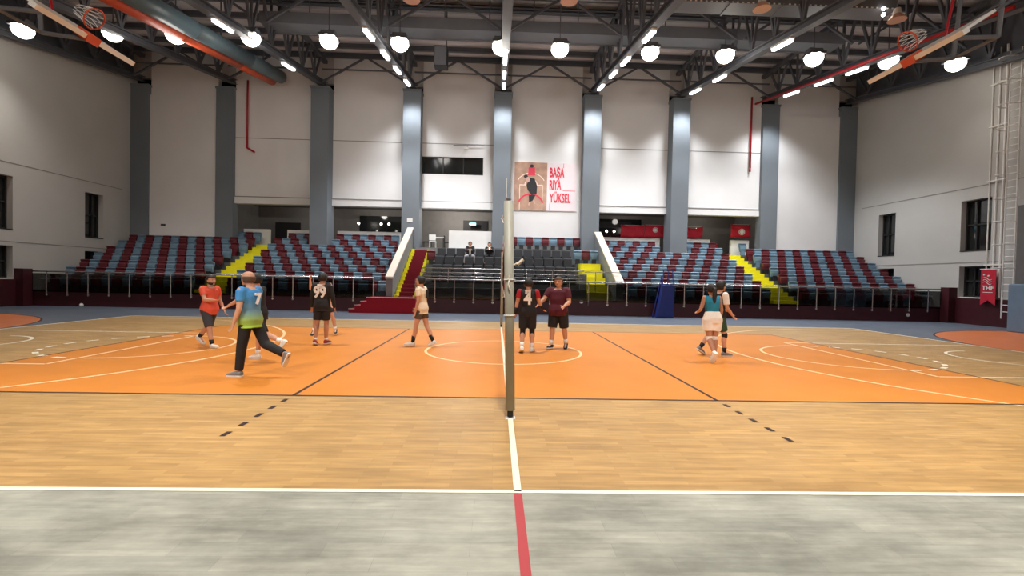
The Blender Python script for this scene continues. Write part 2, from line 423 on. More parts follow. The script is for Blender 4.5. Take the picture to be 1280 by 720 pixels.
# main trusses
TN = ['over the corner column on the curtain side', 'beside the rolled curtain', 'carrying a single lit tube beside the rolled curtain', 'with four lit tubes beside the loudspeaker', 'in line with the net post',
      'with lit tubes beside the poster bay', 'over the column between the red banners', 'beside the long red pipe', 'over the corner column on the ladder side']
for i, x in enumerate(TRX):
    t = thing('roof_truss', 'dark steel roof truss ' + TN[i], 'roof truss', (x, 0, 0), 0, 'main roof trusses running towards the stands')
    bm = nb(); bar(bm, (0, -9, zb(-9) + .14), (0, YW, zb(YW) + .14), .34, .04); bar(bm, (0, -9, zb(-9) + .40), (0, YW, zb(YW) + .40), .34, .04)
    bar(bm, (0, -9, zb(-9) + .27), (0, YW, zb(YW) + .27), .05, .26)
    obj('bottom_chord', bm, M['steel'], t)
    bm = nb(); box(bm, -.13, .13, -9, YW, ZD - .52, ZD - .32); obj('top_chord', bm, M['steel'], t)
    yy = 8.0
    while yy < YF - .2:
        y1 = min(yy + 1.8, YF); ym = (yy + y1) / 2
        for (ya, yc) in ((yy, ym), (y1, ym)):
            bm = nb(); bar(bm, (0, ym, zb(ym) + .4), (0, ya, ZD - .5), .10, .10); obj('brace', bm, M['steel'], t)
        bm = nb(); bar(bm, (0, ym, zb(ym) + .4), (0, ym, ZD - .5), .09, .09); obj('upright', bm, M['steel'], t)
        yy = y1
# V bracing across the bays
for j, (yv, dz) in enumerate(((YF - .1, .25), (15.3, 1.3))):
    for i in range(8):
        xa, xb = TRX[i] + .15, TRX[i + 1] - .15; xm = (xa + xb) / 2
        t = thing('sway_brace', '%s inverted V steel brace, %s bay counted from the curtain side' % (('rear wall' if j == 0 else 'mid roof'), ORD[i]), 'roof brace', (0, yv, 0), 0, 'inverted V braces between the trusses')
        for (x0) in (xa, xb):
            bm = nb(); bar(bm, (x0, 0, zb(yv) + dz), (xm + (.15 if x0 > xm else -.15), 0, ZD - .55), .1, .1); obj('brace', bm, M['steel'], t)
        bm = nb(); bar(bm, (xa, 0, ZD - .5), (xb, 0, ZD - .5), .1, .12); obj('tie_beam', bm, M['steel'], t)
        if j == 0:
            bm = nb(); bar(bm, (xa, 0, zb(yv) + 1.0), (xb, 0, zb(yv) + 1.0), .07, .07); obj('tie_rod', bm, M['steel'], t)
# catwalk across the roof
t = thing('catwalk', 'dark steel maintenance catwalk with handrails hung under the roof', 'catwalk', (0, 16.2, 0))
bm = nb(); box(bm, -11.2, 16, -.5, .5, 13.15, 13.35); box(bm, -11.2, 16, -.52, -.48, 13.1, 13.62); box(bm, -11.2, 16, .48, .52, 13.1, 13.62); obj('deck', bm, M['duct'], t)
for zz in (13.95, 14.2, 14.6):
    bm = nb(); tube(bm, (-11.2, -.48, zz), (16, -.48, zz), .03, n=6); obj('handrail', bm, M['steel'], t)
for k in range(14):
    bm = nb(); tube(bm, (-11 + 2.05 * k, -.48, 13.5), (-11 + 2.05 * k, -.48, 14.62), .03, n=6); obj('post', bm, M['steel'], t)
# loudspeaker
t = thing('loudspeaker', 'black loudspeaker hanging under the roof over the black window', 'loudspeaker', (-3.15, 17.4, 12.05))
bm = nb(); box(bm, -.33, .33, -.28, .28, 0, 1.0); obj('cabinet', bm, M['black'], t, bevel=.03)
bm = nb(); box(bm, -.29, .29, -.30, -.28, .05, .95); obj('grille', bm, M['duct'], t)
bm = nb(); tube(bm, (0.25, 0, 1.0), (.25, 0, 3.0), .03); obj('hanger', bm, M['steel'], t)

# edge beam above the side walls
for s, nm in ((-1, 'left'), (1, 'right')):
    bm = nb(); bar(bm, (s * (SW - .15), -9, 9.53 - 1.5), (s * (SW - .15), YF, 9.53 + .17 * YF + .04), .3, .3)
    o = obj('edge_beam', bm, M['steel']); tag(o, 'dark steel edge beam along the top of the %s side wall' % ('curtain' if s < 0 else 'ladder'), 'roof beam')

# ------------------------------------------------------------------ ventilation duct upper right, red pipes
t = thing('ventilation_duct', 'large dark rectangular duct hung across the hall near the dome lamps', 'duct', (0, 11.3, 0))
bm = nb(); box(bm, 6.2, 14.5, -.4, .4, 12.02, 12.9)
for x in (8.2, 10.2, 12.2): box(bm, x, x + .06, -.43, .43, 11.99, 12.93)
obj('duct_body', bm, M['duct'], t)
bm = nb()
for k in range(42): box(bm, 6.3 + .195 * k, 6.37 + .195 * k, -.42, -.40, 12.03, 12.07)
obj('rivet_strip', bm, M['white'], t)
bm = nb(); tube(bm, (7, 0, 12.9), (7, 0, ZD - .4), .03); tube(bm, (13.7, 0, 12.9), (13.7, 0, ZD - .4), .03); obj('hanger', bm, M['steel'], t)
for s, x, y0, z0, lab in ((-1, -15.42, YW - .1, 9.3, 'left'), (1, 15.52, YW - .1, 8.95, 'right')):
    bm = nb(); polytube(bm, [(x, y0, zb(20) + .9), (x, y0, z0), (x + (.45 if s < 0 else 0), y0, z0 - .25)], .055, 8)
    o = obj('fire_pipe', bm, M['red'], smooth=True); tag(o, 'red fire pipe running down the rear wall, %s' % ('with a hooked end' if s < 0 else 'straight, near the last red banner'), 'pipe')
bm = nb(); polytube(bm, [(15.7, YW - .2, 12.9), (15.85, 8, 10.55)], .07, 8)
tag(obj('fire_pipe', bm, M['red'], smooth=True), 'long dark red pipe slung along the roof towards the ladder side', 'pipe')

# rolled divider curtain at the upper left
t = thing('rolled_curtain', 'rolled red and grey-blue divider curtain hung along the roof', 'curtain', (-13.3, 0, 0))
Ys = [4, 9, 14, 18.5, 22.2]
bm = nb()
for a, b in zip(Ys[:-1], Ys[1:]): tube(bm, (-.28, a, 9.25 + .17 * a), (-.28, b, 9.25 + .17 * b), .24, n=16, caps=(True))
obj('red_roll', bm, M['orange_red'], t, smooth=True)
bm = nb()
for a, b in zip(Ys[:-1], Ys[1:]): tube(bm, (.2, a, 9.5 + .17 * a), (.2, b, 9.5 + .17 * b), .36, n=16)
obj('grey_roll', bm, M['teal'], t, smooth=True)
for yv in (8.3, 12.3, 16.4, 20.5): bm = nb(); box(bm, -.03, .03, yv, yv + .05, 9.7 + .17 * yv, ZD - .3); obj('strap', bm, M['steel'], t)

# ------------------------------------------------------------------ hoisted basketball goals
for s, nm in ((-1, 'left'), (1, 'right')):
    xc = -9.45 if s < 0 else 9.55
    zc = 6.92 if s < 0 else 7.1
    t = thing('basketball_goal', 'white backboard with red hoop hoisted under the roof, ' + ('beside the rolled curtain' if s < 0 else 'beside the wall ladder'), 'basketball goal', (xc, 4.5, zc))
    # board plane runs along Y and up/outwards; s is the outward x direction
    up = Vector((s * math.cos(math.radians(34)), 0, math.sin(math.radians(34)))); nrm = Vector((-s * up.z, 0, s * up.x))
    if nrm.z < 0: nrm = -nrm
    def Q(u, y, w_): return up * u + Vector((0, y, 0)) + nrm * w_
    def slab(bm, u0, u1, y0, y1, w0, w1):
        v = [bm.verts.new(Q(u, y, w_)) for w_ in (w0, w1) for y in (y0, y1) for u in (u0, u1)]
        for f in ((0, 2, 3, 1), (4, 5, 7, 6), (0, 1, 5, 4), (2, 6, 7, 3), (0, 4, 6, 2), (1, 3, 7, 5)): bm.faces.new([v[i] for i in f])
    bm = nb(); slab(bm, 0, 1.1, -1.1, 1.1, -.03, .03); obj('backboard', bm, M['white'], t)
    bm = nb(); slab(bm, -.05, .1, -1.35, -.16, -.06, .05); slab(bm, -.05, .1, .16, 1.25, -.06, .05); obj('edge_padding', bm, M['white'], t)
    bm = nb(); slab(bm, -.09, .22, -.16, .16, -.1, .09); obj('hoop_mount', bm, M['orange_red'], t)
    bm = nb(); cc = Q(.18, 0, .40); pts = [cc + Vector((0, .235 * math.cos(a), 0)) + nrm * (.235 * math.sin(a)) for a in [2 * PI * k / 24 for k in range(25)]]
    polytube(bm, pts, .018); hp = obj('hoop', bm, M['orange_red'], t, smooth=True)
    bm = nb()
    for k in range(12):
        a, b2 = 2 * PI * k / 12, 2 * PI * (k + .5) / 12
        for bb in (b2, b2 - 2 * PI / 12):
            polytube(bm, [cc + Vector((0, .235 * math.cos(a), 0)) + nrm * (.235 * math.sin(a)),
                          cc - up * .2 * -1 + Vector((0, .17 * math.cos(bb), 0)) + nrm * (.17 * math.sin(bb)),
                          cc + up * .42 + Vector((0, .12 * math.cos(a), -.04)) + nrm * (.12 * math.sin(a))], .006, 4)
    obj('net', bm, M['white'], hp)
    bm = nb()
    for y in (-.6, .6):
        polytube(bm, [Q(.5, y, -.05), Q(1.5, y * .9, -.6), Vector((s * 2.2, y * .9, ZD - zc - .5))], .05)
        polytube(bm, [Q(.1, y, -.05), Vector((s * 3.4, y * .9, 2.2)), Vector((s * 5.2, y * .9, ZD - zc - .5))], .035)
    polytube(bm, [Q(1.5, -.54, -.6), Q(1.5, .54, -.6)], .04)
    obj('hoist_frame', bm, M['duct'], t)
    bm = nb(); polytube(bm, [Q(.9, 0, -.1), Vector((s * 3.2, 1.2, ZD - zc - .5))], .03); obj('stay', bm, M['red'], t)

# ------------------------------------------------------------------ high-bay lamps
def make_lamp(label):
    t = thing('high_bay_lamp', label, 'ceiling lamp', group='lit high-bay lamps in a row under the trusses')
    bm = nb(); prism(bm, [(-.3, .12), (.3, .12), (.16, .34), (-.16, .34)], -.3, .3); obj('housing', bm, M['duct'], t, bevel=.02)
    bm = nb()
    for sx in (-1, 1): box(bm, sx * .34 - .02, sx * .34 + .02, -.34, .34, .03, .13); box(bm, -.34, .34, sx * .34 - .02, sx * .34 + .02, .03, .13)
    obj('rim', bm, M['steel'], t)
    bm = nb(); loft(bm, [((0, 0, .14), (.30, 0, 0), (0, .30, 0)), ((0, 0, .05), (.37, 0, 0), (0, .37, 0)), ((0, 0, -.12), (.38, 0, 0), (0, .38, 0)), ((0, 0, -.28), (.30, 0, 0), (0, .30, 0)), ((0, 0, -.38), (.15, 0, 0), (0, .15, 0))], 20); obj('lens', bm, M['lampface'], t, smooth=True)  # bowl enlarged to the glare blob: lens glare put into its shape
    bm = nb(); tube(bm, (0, 0, .34), (0, 0, 2.6), .02); obj('hanger', bm, M['steel'], t)
    return t
LX = [-20.35, -16.65, -14.05, -10.9, -7.6, -4.57, -.2, 2.37, 6.35, 9.7, 13.7, 17.1, 20.2]
LL = ['beside the side wall on the curtain side', 'behind the backboard on the curtain side', 'under the rolled curtain', 'just past the rolled curtain towards the net', 'between the single tube and the four tubes', 'beside the loudspeaker',
      'almost straight above the net post', 'above the poster', 'overlapping the truss tubes past the poster', 'with the smallest flare', 'between the duct and the red pipe', 'behind the backboard on the ladder side', 'beside the side wall on the ladder side']
lamp0 = None
for k, x in enumerate(LX):
    lab = 'lit high-bay lamp with glare-sized bowl, ' + LL[k]
    if lamp0 is None: lamp0 = make_lamp(lab); lamp0.location = (x, 14.4, 11.83)
    else: dup(lamp0, (x, 14.4, 11.83), None, lab)
def spot(name, loc, e, col, ang=150, blend=.6, r=.25, tgt=None):
    l = bpy.data.lights.new(name, 'SPOT'); l.energy = e; l.color = col; l.spot_size = math.radians(ang); l.spot_blend = blend; l.shadow_soft_size = r
    o = bpy.data.objects.new(name, l); C.objects.link(o); o.location = loc
    if tgt is not None:
        o.rotation_euler = (Vector(tgt) - Vector(loc)).to_track_quat('-Z', 'Y').to_euler()
    return o
WARM = (1.0, 0.945, 0.87)
for k, x in enumerate(LX):
    e = (650 if x < 0 else 110) if abs(x) > 15 else (450 if abs(x) > 12 else 60)
    if x < -9: e *= .6
    spot('lamp_light', (x, 14.4, 11.35), e, WARM, 128, .8, .3)
    pl = bpy.data.lights.new('lamp_glow', 'POINT'); pl.energy = 9 if abs(x) > 15 else 50; pl.color = WARM; pl.shadow_soft_size = .45; po = bpy.data.objects.new('lamp_glow', pl); C.objects.link(po); po.location = (x, 14.4, 11.2)
# the further rows of the same lamps, over the court and the near side of the hall
for yr, ee in ((5.0, 1800), (-3.5, 1950)):
    for x in (-16.5, -6.9, 0, 6.9, 16.5):
        dup(lamp0, (x, yr, 9.3 + .17 * yr), None, 'lit high-bay lamp above the %s, %s' % ('orange court' if yr > 0 else 'grey floor', {-16.5: 'outermost on the curtain side', -6.9: 'inner one on the curtain side', 0: 'over the net line', 6.9: 'inner one on the ladder side', 16.5: 'outermost on the ladder side'}[x]))
        spot('lamp_light', (x, yr, 8.85 + .17 * yr), ee * ((.17 if x > 0 else .13) if abs(x) > 10 else (.85 if x < -1 else 1)), WARM, 96 if yr > 0 else 108, .9, .3)
# added unseen fixtures behind the camera, put in to light the players' near sides
for x, lb in ((-9, 'curtain side'), (0, 'net line'), (9, 'ladder side')):
    t = thing('added_front_light', 'added unseen front light high on the near wall, ' + lb, 'added_front_light', (x, -9.6, 8.2), 0, 'added front lights on the near wall')
    bm = nb(); bar(bm, (0, -.35, -.1), (0, .1, .1), .5, .4); obj('housing', bm, M['steel'], t)
    bm = nb(); bar(bm, (0, .1, .1), (0, .14, .118), .44, .34); obj('lens', bm, M['lampface'], t)
    spot('added_front_spot', (x, -9.25, 8.2), 1500, WARM, 84, .8, .25, (x * .8, 9, .5))
# linear tube lights fixed under the trusses
def tube_light(x, y, label, drop=0):
    t = thing('linear_lamp', label, 'ceiling lamp', (x, y, zb(y) + .02 - drop), 0, 'linear tube lamps under the trusses')
    sl = .17
    bm = nb(); bar(bm, (0, -.66, .06 - .66 * sl), (0, .66, .06 + .66 * sl), .2, .07); obj('housing', bm, M['white'], t)
    bm = nb(); bar(bm, (0, -.62, -.02 - .62 * sl), (0, .62, -.02 + .62 * sl), .15, .09); obj('tube', bm, M['tubeface'], t)
    return t
TB = {-3: [], -2: [18.0], -1: [12.6, 15.4, 18.0, 20.7], 0: [15.6, 18.2, 20.7], 1: [11.6, 15.0, 17.3, 20.2], 2: [12.0, 17.4, 20.4], 3: [15.2, 17.5, 20.2]}
TX = {-3: '', -2: 'truss beside the rolled curtain', -1: 'truss beside the loudspeaker', 0: 'truss above the net post', 1: 'truss past the poster', 2: 'truss over the red banners', 3: 'truss beside the red pipe'}
for k, ys in TB.items():
    for q, y in enumerate(ys[::-1]):
        tube_light(BAY * k, y, 'lit linear lamp on the %s, %s out from the rear wall' % (TX[k], ORD[q]))
tube_light(-10.84, 12.2, 'lit linear lamp highest beside the rolled curtain, nearer the net')
for k in (-1, 0, 1, 2, 3):
    spot('tube_wash', (BAY * k, 21.3, 12.7), 900, (0.93, 0.965, 1.0), 110, .7, .3)
    spot('tube_wash', (BAY * k, 18.9, 12.1), 950 if k != -1 else 1350, (0.95, 0.97, 1.0), 112, .5, .4)
    spot('tube_wash', (BAY * k, 16.6, 11.75), 420, (0.95, 0.97, 1.0), 118, .6, .4)
# unlit dome lamps in front
for (x, y, lab) in ((-3.35, 10.3, 'beside the net post on the loudspeaker side, partly cut off'), (2.1, 9.9, 'above the poster, partly cut off'), (8.85, 9.9, 'below the middle of the duct'), (14.1, 10.4, 'under the end of the duct')):
    t = thing('dome_lamp', 'unlit copper-coloured dome lamp ' + lab, 'ceiling lamp', (x, y, zb(y) + .52), 0, 'unlit dome lamps')
    bm = nb(); tube(bm, (0, 0, 0), (0, 0, .2), .3, .16, 16); obj('reflector', bm, M['copper'], t, smooth=False)
    bm = nb(); tube(bm, (0, 0, .2), (0, 0, .42), .14, .11, 12); obj('housing', bm, M['white'], t)
    bm = nb(); tube(bm, (0, 0, .42), (0, 0, 2.6), .02, n=6); obj('hanger', bm, M['steel'], t)
for zz, lab in ((12.0, 'upper'), (11.78, 'lower')):
    bm = nb(); ball(bm, (13.95, 10.85, zz), .07); tag(obj('bulb', bm, M['bulb'], smooth=True), lab + ' small bright bulb at the end of the duct', 'bulb')

# ------------------------------------------------------------------ stands
def tiers(bm, x0, x1, i_last, i_first=7):
    """solid stepped tiers for rows i_last..i_first"""
    for i in range(i_last, i_first + 1):
        y0 = ROWY[i] - .75; y1 = ROWY[i] + .15
        box(bm, x0, x1, y0, y1 if i > i_last else y1, 0, ROWZ[i])
SL = (-14.85, -13.6); SR = (13.85, 15.1)       # yellow stairs
bm = nb(); tiers(bm, -SW, SL[0], 1); box(bm, COLX[1] + .52, SL[0], ROWY[1] + .15, 24.2, 0, ROWZ[0]); st = obj('seating_stand', bm, M['conc']); tag(st, 'stepped concrete end stand under the rolled curtain', 'stand')
bm = nb(); tiers(bm, SL[1], -5.56, 2)
for a, b in ((SL[1], COLX[2] - .52), (COLX[2] + .52, COLX[3] - .52)):
    box(bm, a, b, ROWY[2] + .15, ROWY[1] + .15, 0, ROWZ[1]); box(bm, a, b, ROWY[1] + .15, 24.2, 0, ROWZ[0])
tag(obj('seating_stand', bm, M['conc']), 'stepped concrete stand between yellow stairs and maroon stairs', 'stand')
bm = nb(); tiers(bm, 6.06, SR[0], 2)
for a, b in ((6.06, COLX[6] - .52), (COLX[6] + .52, SR[0])):
    box(bm, a, b, ROWY[2] + .15, ROWY[1] + .15, 0, ROWZ[1]); box(bm, a, b, ROWY[1] + .15, 24.2, 0, ROWZ[0])
tag(obj('seating_stand', bm, M['conc']), 'stepped concrete stand behind the blue referee ladder', 'stand')
bm = nb(); tiers(bm, SR[1], SW, 1); box(bm, SR[1], COLX[7] - .52, ROWY[1] + .15, 24.2, 0, ROWZ[0])
tag(obj('seating_stand', bm, M['conc']), 'stepped concrete end stand near the red pennant', 'stand')
for (a, b), nm in ((SL, 'left'), (SR, 'right')):
    bm = nb(); nst = 15
    for k in range(nst):
        y0 = 16.65 + .46 * k; zz = .68 + .2 * k if k else .68
        box(bm, a, b, y0, y0 + .46 if k < nst - 1 else 24.2, 0, min(zz, 3.48))
    o = obj('yellow_stairs', bm, M['yellow']); tag(o, 'bright yellow stairs climbing the stands %s' % ('behind the bald man' if nm == 'left' else 'near the red banners'), 'stairs')

# white parapets behind the top rows
def parapet(x0, x1, lab, z1=4.52):
    bm = nb(); box(bm, x0, x1, 24.2, 24.4, 3.3, z1)
    tag(obj('parapet', bm, M['white']), 'white parapet ' + lab, 'parapet')
parapet(COLX[1] + .52, SL[0] + .3, 'around the three topmost seats under the rolled curtain')
parapet(-13.45, COLX[2] - .52, 'next to the yellow stairs behind the bald man')
parapet(COLX[2] + .52, COLX[3] - .52, 'with three bright bulbs behind it')
parapet(5.95, COLX[6] - .52, 'under the pair of red banners')
parapet(COLX[6] + .52, SR[0] - .25, 'under the crumpled red banner')
parapet(SR[1] - .1, COLX[7] - .52, 'under the last red banner')

# ------------------------------------------------------------------ stadium seats
def seat_meshes():
    # backrest: curved shell with a rolled top
    bm = nb(); pr = [(-.05, .26), (-.02, .26), (.055, .60), (.075, .74), (.06, .79), (.0, .80), (-.03, .77), (.01, .70), (.0, .58), (-.055, .30)]
    n = 6; R = []
    for k in range(n + 1):
        u = -1 + 2 * k / n; x = u * .235
        R.append([bm.verts.new((x * (1.0 if zz > .5 else .94), yy - .035 * u * u, zz - .012 * u * u)) for yy, zz in pr])
    for A, B in zip(R[:-1], R[1:]):
        for j in range(len(pr)): bm.faces.new((A[j], B[j], B[(j + 1) % len(pr)], A[(j + 1) % len(pr)]))
    bm.faces.new(R[0]); bm.faces.new(R[-1][::-1])
    back = bm
    bm = nb(); pr = [(-.075, .60), (-.12, .625), (-.165, .60), (-.17, .45), (-.135, .27), (-.10, .24), (-.06, .26), (-.075, .42)]
    R = []
    for k in range(n + 1):
        u = -1 + 2 * k / n; x = u * .218
        R.append([bm.verts.new((x * (.80 + .2 * (zz - .24) / .38), yy + .03 * u * u, zz)) for yy, zz in pr])
    for A, B in zip(R[:-1], R[1:]):
        for j in range(len(pr)): bm.faces.new((A[j], B[j], B[(j + 1) % len(pr)], A[(j + 1) % len(pr)]))
    bm.faces.new(R[0]); bm.faces.new(R[-1][::-1])
    pan = bm
    bm = nb(); box(bm, -.12, .12, -.14, .0, 0.0, .30)
    return back, pan, bm
protos = {}
for key, nm in (('m', 'maroon'), ('b', 'blue')):
    t = thing('stadium_seat', nm, 'seat')
    b_, p_, k_ = seat_meshes()
    obj('backrest', b_, M['seat_' + key], t, smooth=False); obj('seat_pan', p_, M['seat_' + key], t); obj('bracket', k_, M['black'], t)
    protos[key] = [t, False]
seats = []   # (x, y, z, colour, label)
PITCH = .49
def rowname(i): return ['topmost row', 'seventh row', 'sixth row', 'fifth row', 'fourth row', 'third row', 'second row', 'front row'][i]
def block(xs_for_row, drift, parity, blockname, side_label, rows, from_right=False):
    for i in rows:
        xs = xs_for_row(i)
        lst = sorted(xs, key=lambda v: -v[0] if from_right else v[0])
        for q, (x, k) in enumerate(lst):
            col = 'b' if (k + i + parity) % 2 == 0 else 'm'
            seats.append((x + drift * (i - 1), ROWY[i], ROWZ[i], col, '%s seat, %s of %s, %s from %s' % ({'b': 'blue', 'm': 'maroon'}[col], rowname(i), blockname, ORD[q], side_label)))
def lattice(ref, lo, hi, skip=()):
    out = []
    for k in range(-40, 41):
        x = ref + PITCH * k
        if lo + .23 <= x <= hi - .23 and not any(a - .2 < x < b + .2 for a, b in skip): out.append((x, k))
    return out
block(lambda i: lattice(-18.44, -SW + .05 - .045 * (i - 1), SL[0] + .12 - .045 * (i - 1)) if i > 0 else lattice(-18.44, COLX[1] + .4, SL[0] + .3), .045, 1, 'end stand under rolled curtain', 'yellow stairs', range(0, 8), True)
block(lambda i: lattice(-9.45, SL[1] - .035 * (i - 1), -5.55 - .035 * (i - 1) if i > 1 else COLX[3] - .52, () if i > 1 else ((COLX[2] - .56, COLX[2] + .56),)), .035, 0, 'stand beside maroon stairs', 'yellow stairs', range(0, 8))
block(lambda i: lattice(8.15, 6.06, SR[0], () if i > 1 else ((COLX[6] - .56, COLX[6] + .56),)), 0, 0, 'stand behind referee ladder', 'yellow stairs', range(0, 8), True)
block(lambda i: lattice(17.95, SR[1], SW - .05) if i > 0 else lattice(17.95, SR[1], COLX[7] - .55), 0, 1, 'end stand near red pennant', 'yellow stairs', range(0, 8))
cam = Vector((-.2, -6.8, 1.68))
seats.sort(key=lambda s: (Vector(s[:3]) - cam).length)
N1 = 288
for x, y, z, c, lab in seats[:N1]:
    t, used = protos[c]
    if not used:
        protos[c][1] = True; t.location = (x, y, z); t['label'] = lab; t['group'] = 'plastic seats in the stands'
    else:
        t2 = dup(t, (x, y, z), None, lab)
rest = nb()
tmpm = {}
def add_seat_to(bm, x, y, z, mi):
    for part in seat_meshes():
        me = bpy.data.meshes.new('tmp'); part.to_mesh(me); part.free()
        me.transform(Matrix.Translation((x, y, z)))
        n0 = len(bm.faces); bm.from_mesh(me); bm.faces.ensure_lookup_table()
        for f in bm.faces[n0:]: f.material_index = mi
        bpy.data.meshes.remove(me)
for x, y, z, c, lab in seats[N1:]: add_seat_to(rest, x, y, z, 0 if c == 'm' else 1)
o = obj('upper_stadium_seats', rest, [M['seat_m'], M['seat_b']]); tag(o, 'remaining maroon and blue plastic seats in the upper rows and outer ends', 'seats', None, 'stuff')

# ------------------------------------------------------------------ centre (VIP) section
VR = [(20.75, 2.42), (19.75, 1.92), (18.75, 1.42)]
bm = nb()
box(bm, -4.1, 4.3, 17.3, 18.1, 0, 1.2)
for (y, z0) in VR[::-1]: box(bm, -4.1, 4.3, y - .7, y + .3, 0, z0)
box(bm, -4.1, 5.64, 21.05, 22.2, 0, 2.62); box(bm, 4.3, 5.64, 20.2, 21.05, 0, 2.62)
box(bm, -.4, 4.88, 21.95, YW - .01, 2.6, 3.5)
o = obj('centre_stand', bm, M['conc']); tag(o, 'stepped platform under the black padded seats', 'stand')
bm = nb(); box(bm, -5.0, -.5, 21.9, 24.2, 0, 3.46)
tag(obj('landing_slab', bm, M['conc_l']), 'grey landing behind the black seats at top of maroon stairs', 'landing')
# black padded theatre seats
def vip_seat():
    t = thing('padded_seat', 'x', 'seat', group='black padded seats in the centre section')
    bm = nb(); prism(bm, [(-.06, .42), (.05, .42), (.14, .94), (.08, .98), (.02, .95)], -.235, .235); obj('backrest', bm, M['seat_k'], t, bevel=.03)
    bm = nb(); box(bm, -.22, .22, -.46, -.02, .33, .47); obj('seat_pan', bm, M['seat_k'], t, bevel=.04)
    bm = nb(); box(bm, -.20, .20, -.36, -.04, 0, .33); obj('base', bm, M['black'], t)
    for s in (-1, 1): bm = nb(); box(bm, s * .255 - .018, s * .255 + .018, -.34, .05, .55, .6); box(bm, s * .255 - .012, s * .255 + .012, -.1, .02, .0, .56); obj('armrest', bm, M['black'], t)
    return t
v0 = None
for r, (y, z0) in enumerate(VR):
    for k in range(14):
        x = -3.35 + .545 * k
        if x > 3.95: continue
        lab = 'black padded seat in the %s of the centre section, %s from the maroon stairs' % (['back row', 'middle row', 'front row'][r], ORD[k])
        if v0 is None: v0 = vip_seat(); v0.location = (x, y, z0); v0['label'] = lab
        else: dup(v0, (x, y, z0), None, lab)
# plastic seats around the centre section
pm, pb = protos['m'][0], protos['b'][0]
for q, x in enumerate([.80 + .485 * k for k in range(9)]):
    dup(pm if q % 2 == 0 else pb, (x, YW - .30, 3.5), None, '%s plastic seat in the single row under the poster, %s from the net post' % (['maroon', 'light blue'][q % 2], ORD[q]))
for q, x in enumerate((4.45, 4.93, 5.4)):
    dup([pb, pm, pb][q], (x, 21.0, 2.62), None, ['light blue plastic seat beside the last black back-row seat', 'maroon plastic seat between two blue ones above the short yellow steps', 'light blue plastic seat next to the sloping wall above yellow steps'][q])
dup(pm, (-3.92, 20.75, 2.42), None, 'single maroon plastic seat beside the maroon stairs')
# short yellow steps right of the black seats
bm = nb()
for k in range(5): box(bm, 4.38, 5.5, 17.1 + .62 * k, 17.1 + .62 * (k + 1), 0, 1.1 + .38 * k if k else 1.1)
tag(obj('yellow_steps', bm, M['yellow']), 'short wide yellow steps between black seats and sloping wall', 'stairs')
bm = nb(); box(bm, 4.0, 4.34, 17.35, 17.5, .7, 2.0); tag(obj('end_panel', bm, M['conc_l']), 'small grey end panel of the centre section railing', 'panel')
# sloping side walls with beige coping
for (a, b, nm) in ((-5.56, -5.2, 'left'), (5.66, 6.05, 'right')):
    t = thing('sloping_wall', 'grey sloping side wall with beige coping, %s' % ('beside the maroon stairs' if nm == 'left' else 'beside the short yellow steps'), 'side wall', (0, 0, 0))
    y0, z0, y1, z1 = 16.75, 1.62, 22.25, 4.55
    bm = nb(); prism(bm, [(y0, 0), (y1, 0), (y1, z1), (y0, z0)], a + .02, b - .02); obj('wall_body', bm, M['conc_l'], t)
    bm = nb(); prism(bm, [(y0 - .06, z0 - .03), (y1, z1), (y1, z1 + .1), (y0 - .06, z0 + .07)], a, b); obj('coping', bm, M['cap'], t)
# maroon carpet stairs
t = thing('carpeted_stairs', 'maroon carpeted stairs with yellow side strips up to the landing', 'stairs')
bm = nb(); nst = 14
for k in range(nst): box(bm, -5.0, -4.27, 16.95 + .355 * k, 16.95 + .355 * (k + 1), 0, .74 + .195 * (k + 0.0) if k else .74)
obj('steps', bm, M['carpet'], t)
bm = nb()
for k in range(nst):
    if k < nst: box(bm, -5.19, -5.0, 16.95 + .355 * k, 16.95 + .355 * (k + 1), 0, .80 + .195 * k); box(bm, -4.27, -4.16, 16.95 + .355 * k, 16.95 + .355 * (k + 1), 0, .78 + .195 * k)
obj('side_strip', bm, M['yellow'], t)
# red carpeted landing with steps in front of the barrier
t = thing('carpeted_landing', 'bright red carpeted landing with side steps in front of the stand', 'landing')
bm = nb()
for k in range(4): box(bm, -6.95 + .27 * k, -6.95 + .27 * (k + 1) if k < 3 else -3.9, 15.55, 16.45, 0, .18 * (k + 1))
obj('steps', bm, M['carpet2'], t)
bm = nb()
for k in range(4): box(bm, -6.96 + .27 * k, -6.95 + .27 * (k + 1) if k < 3 else -3.9, 15.53, 15.57, .18 * (k + 1) - .015, .18 * (k + 1) + .012)
obj('edge_strip', bm, M['cap'], t)

# ------------------------------------------------------------------ front barrier and glass balustrades
bm = nb(); box(bm, -SW + .1, -5.2, 16.45, 16.65, 0, .74)
box(bm, -5.2, -4.1, 16.45, 16.65, 0, .72); box(bm, -4.1, SW - .1, 16.45, 16.65, 0, .74)
bm2 = bm
tag(obj('barrier_wall', bm2, M['maroon_wall']), 'long low dark maroon barrier in front of all the stands', 'barrier')
def balustrade(x0, x1, n, lab, gm='glass'):
    t = thing('glass_balustrade', lab, 'railing', (0, 16.38, 0))
    step = (x1 - x0) / n
    for k in range(n):
        bm = nb(); box(bm, x0 + step * k + .03, x0 + step * (k + 1) - .03, -.006, .006, .66, 1.52)
        obj('glass_panel', bm, M[gm], t)
    for k in range(n + 1):
        x = x0 + step * k
        bm = nb(); tube(bm, (x, .0, .48), (x, .0, 1.6), .025, n=8); box(bm, x - .05, x + .05, .0, .07, .50, .58); box(bm, x - .05, x + .05, .0, .07, .64, .70)
        obj('post', bm, M['chrome'], t)
    bm = nb(); tube(bm, (x0, .0, 1.61), (x1, .0, 1.61), .035, n=10); obj('handrail', bm, M['chrome'], t, smooth=True)
    return t
balustrade(-SW + .12, -6.05, 17, 'glass balustrade with steel posts from curtain side wall to red landing')
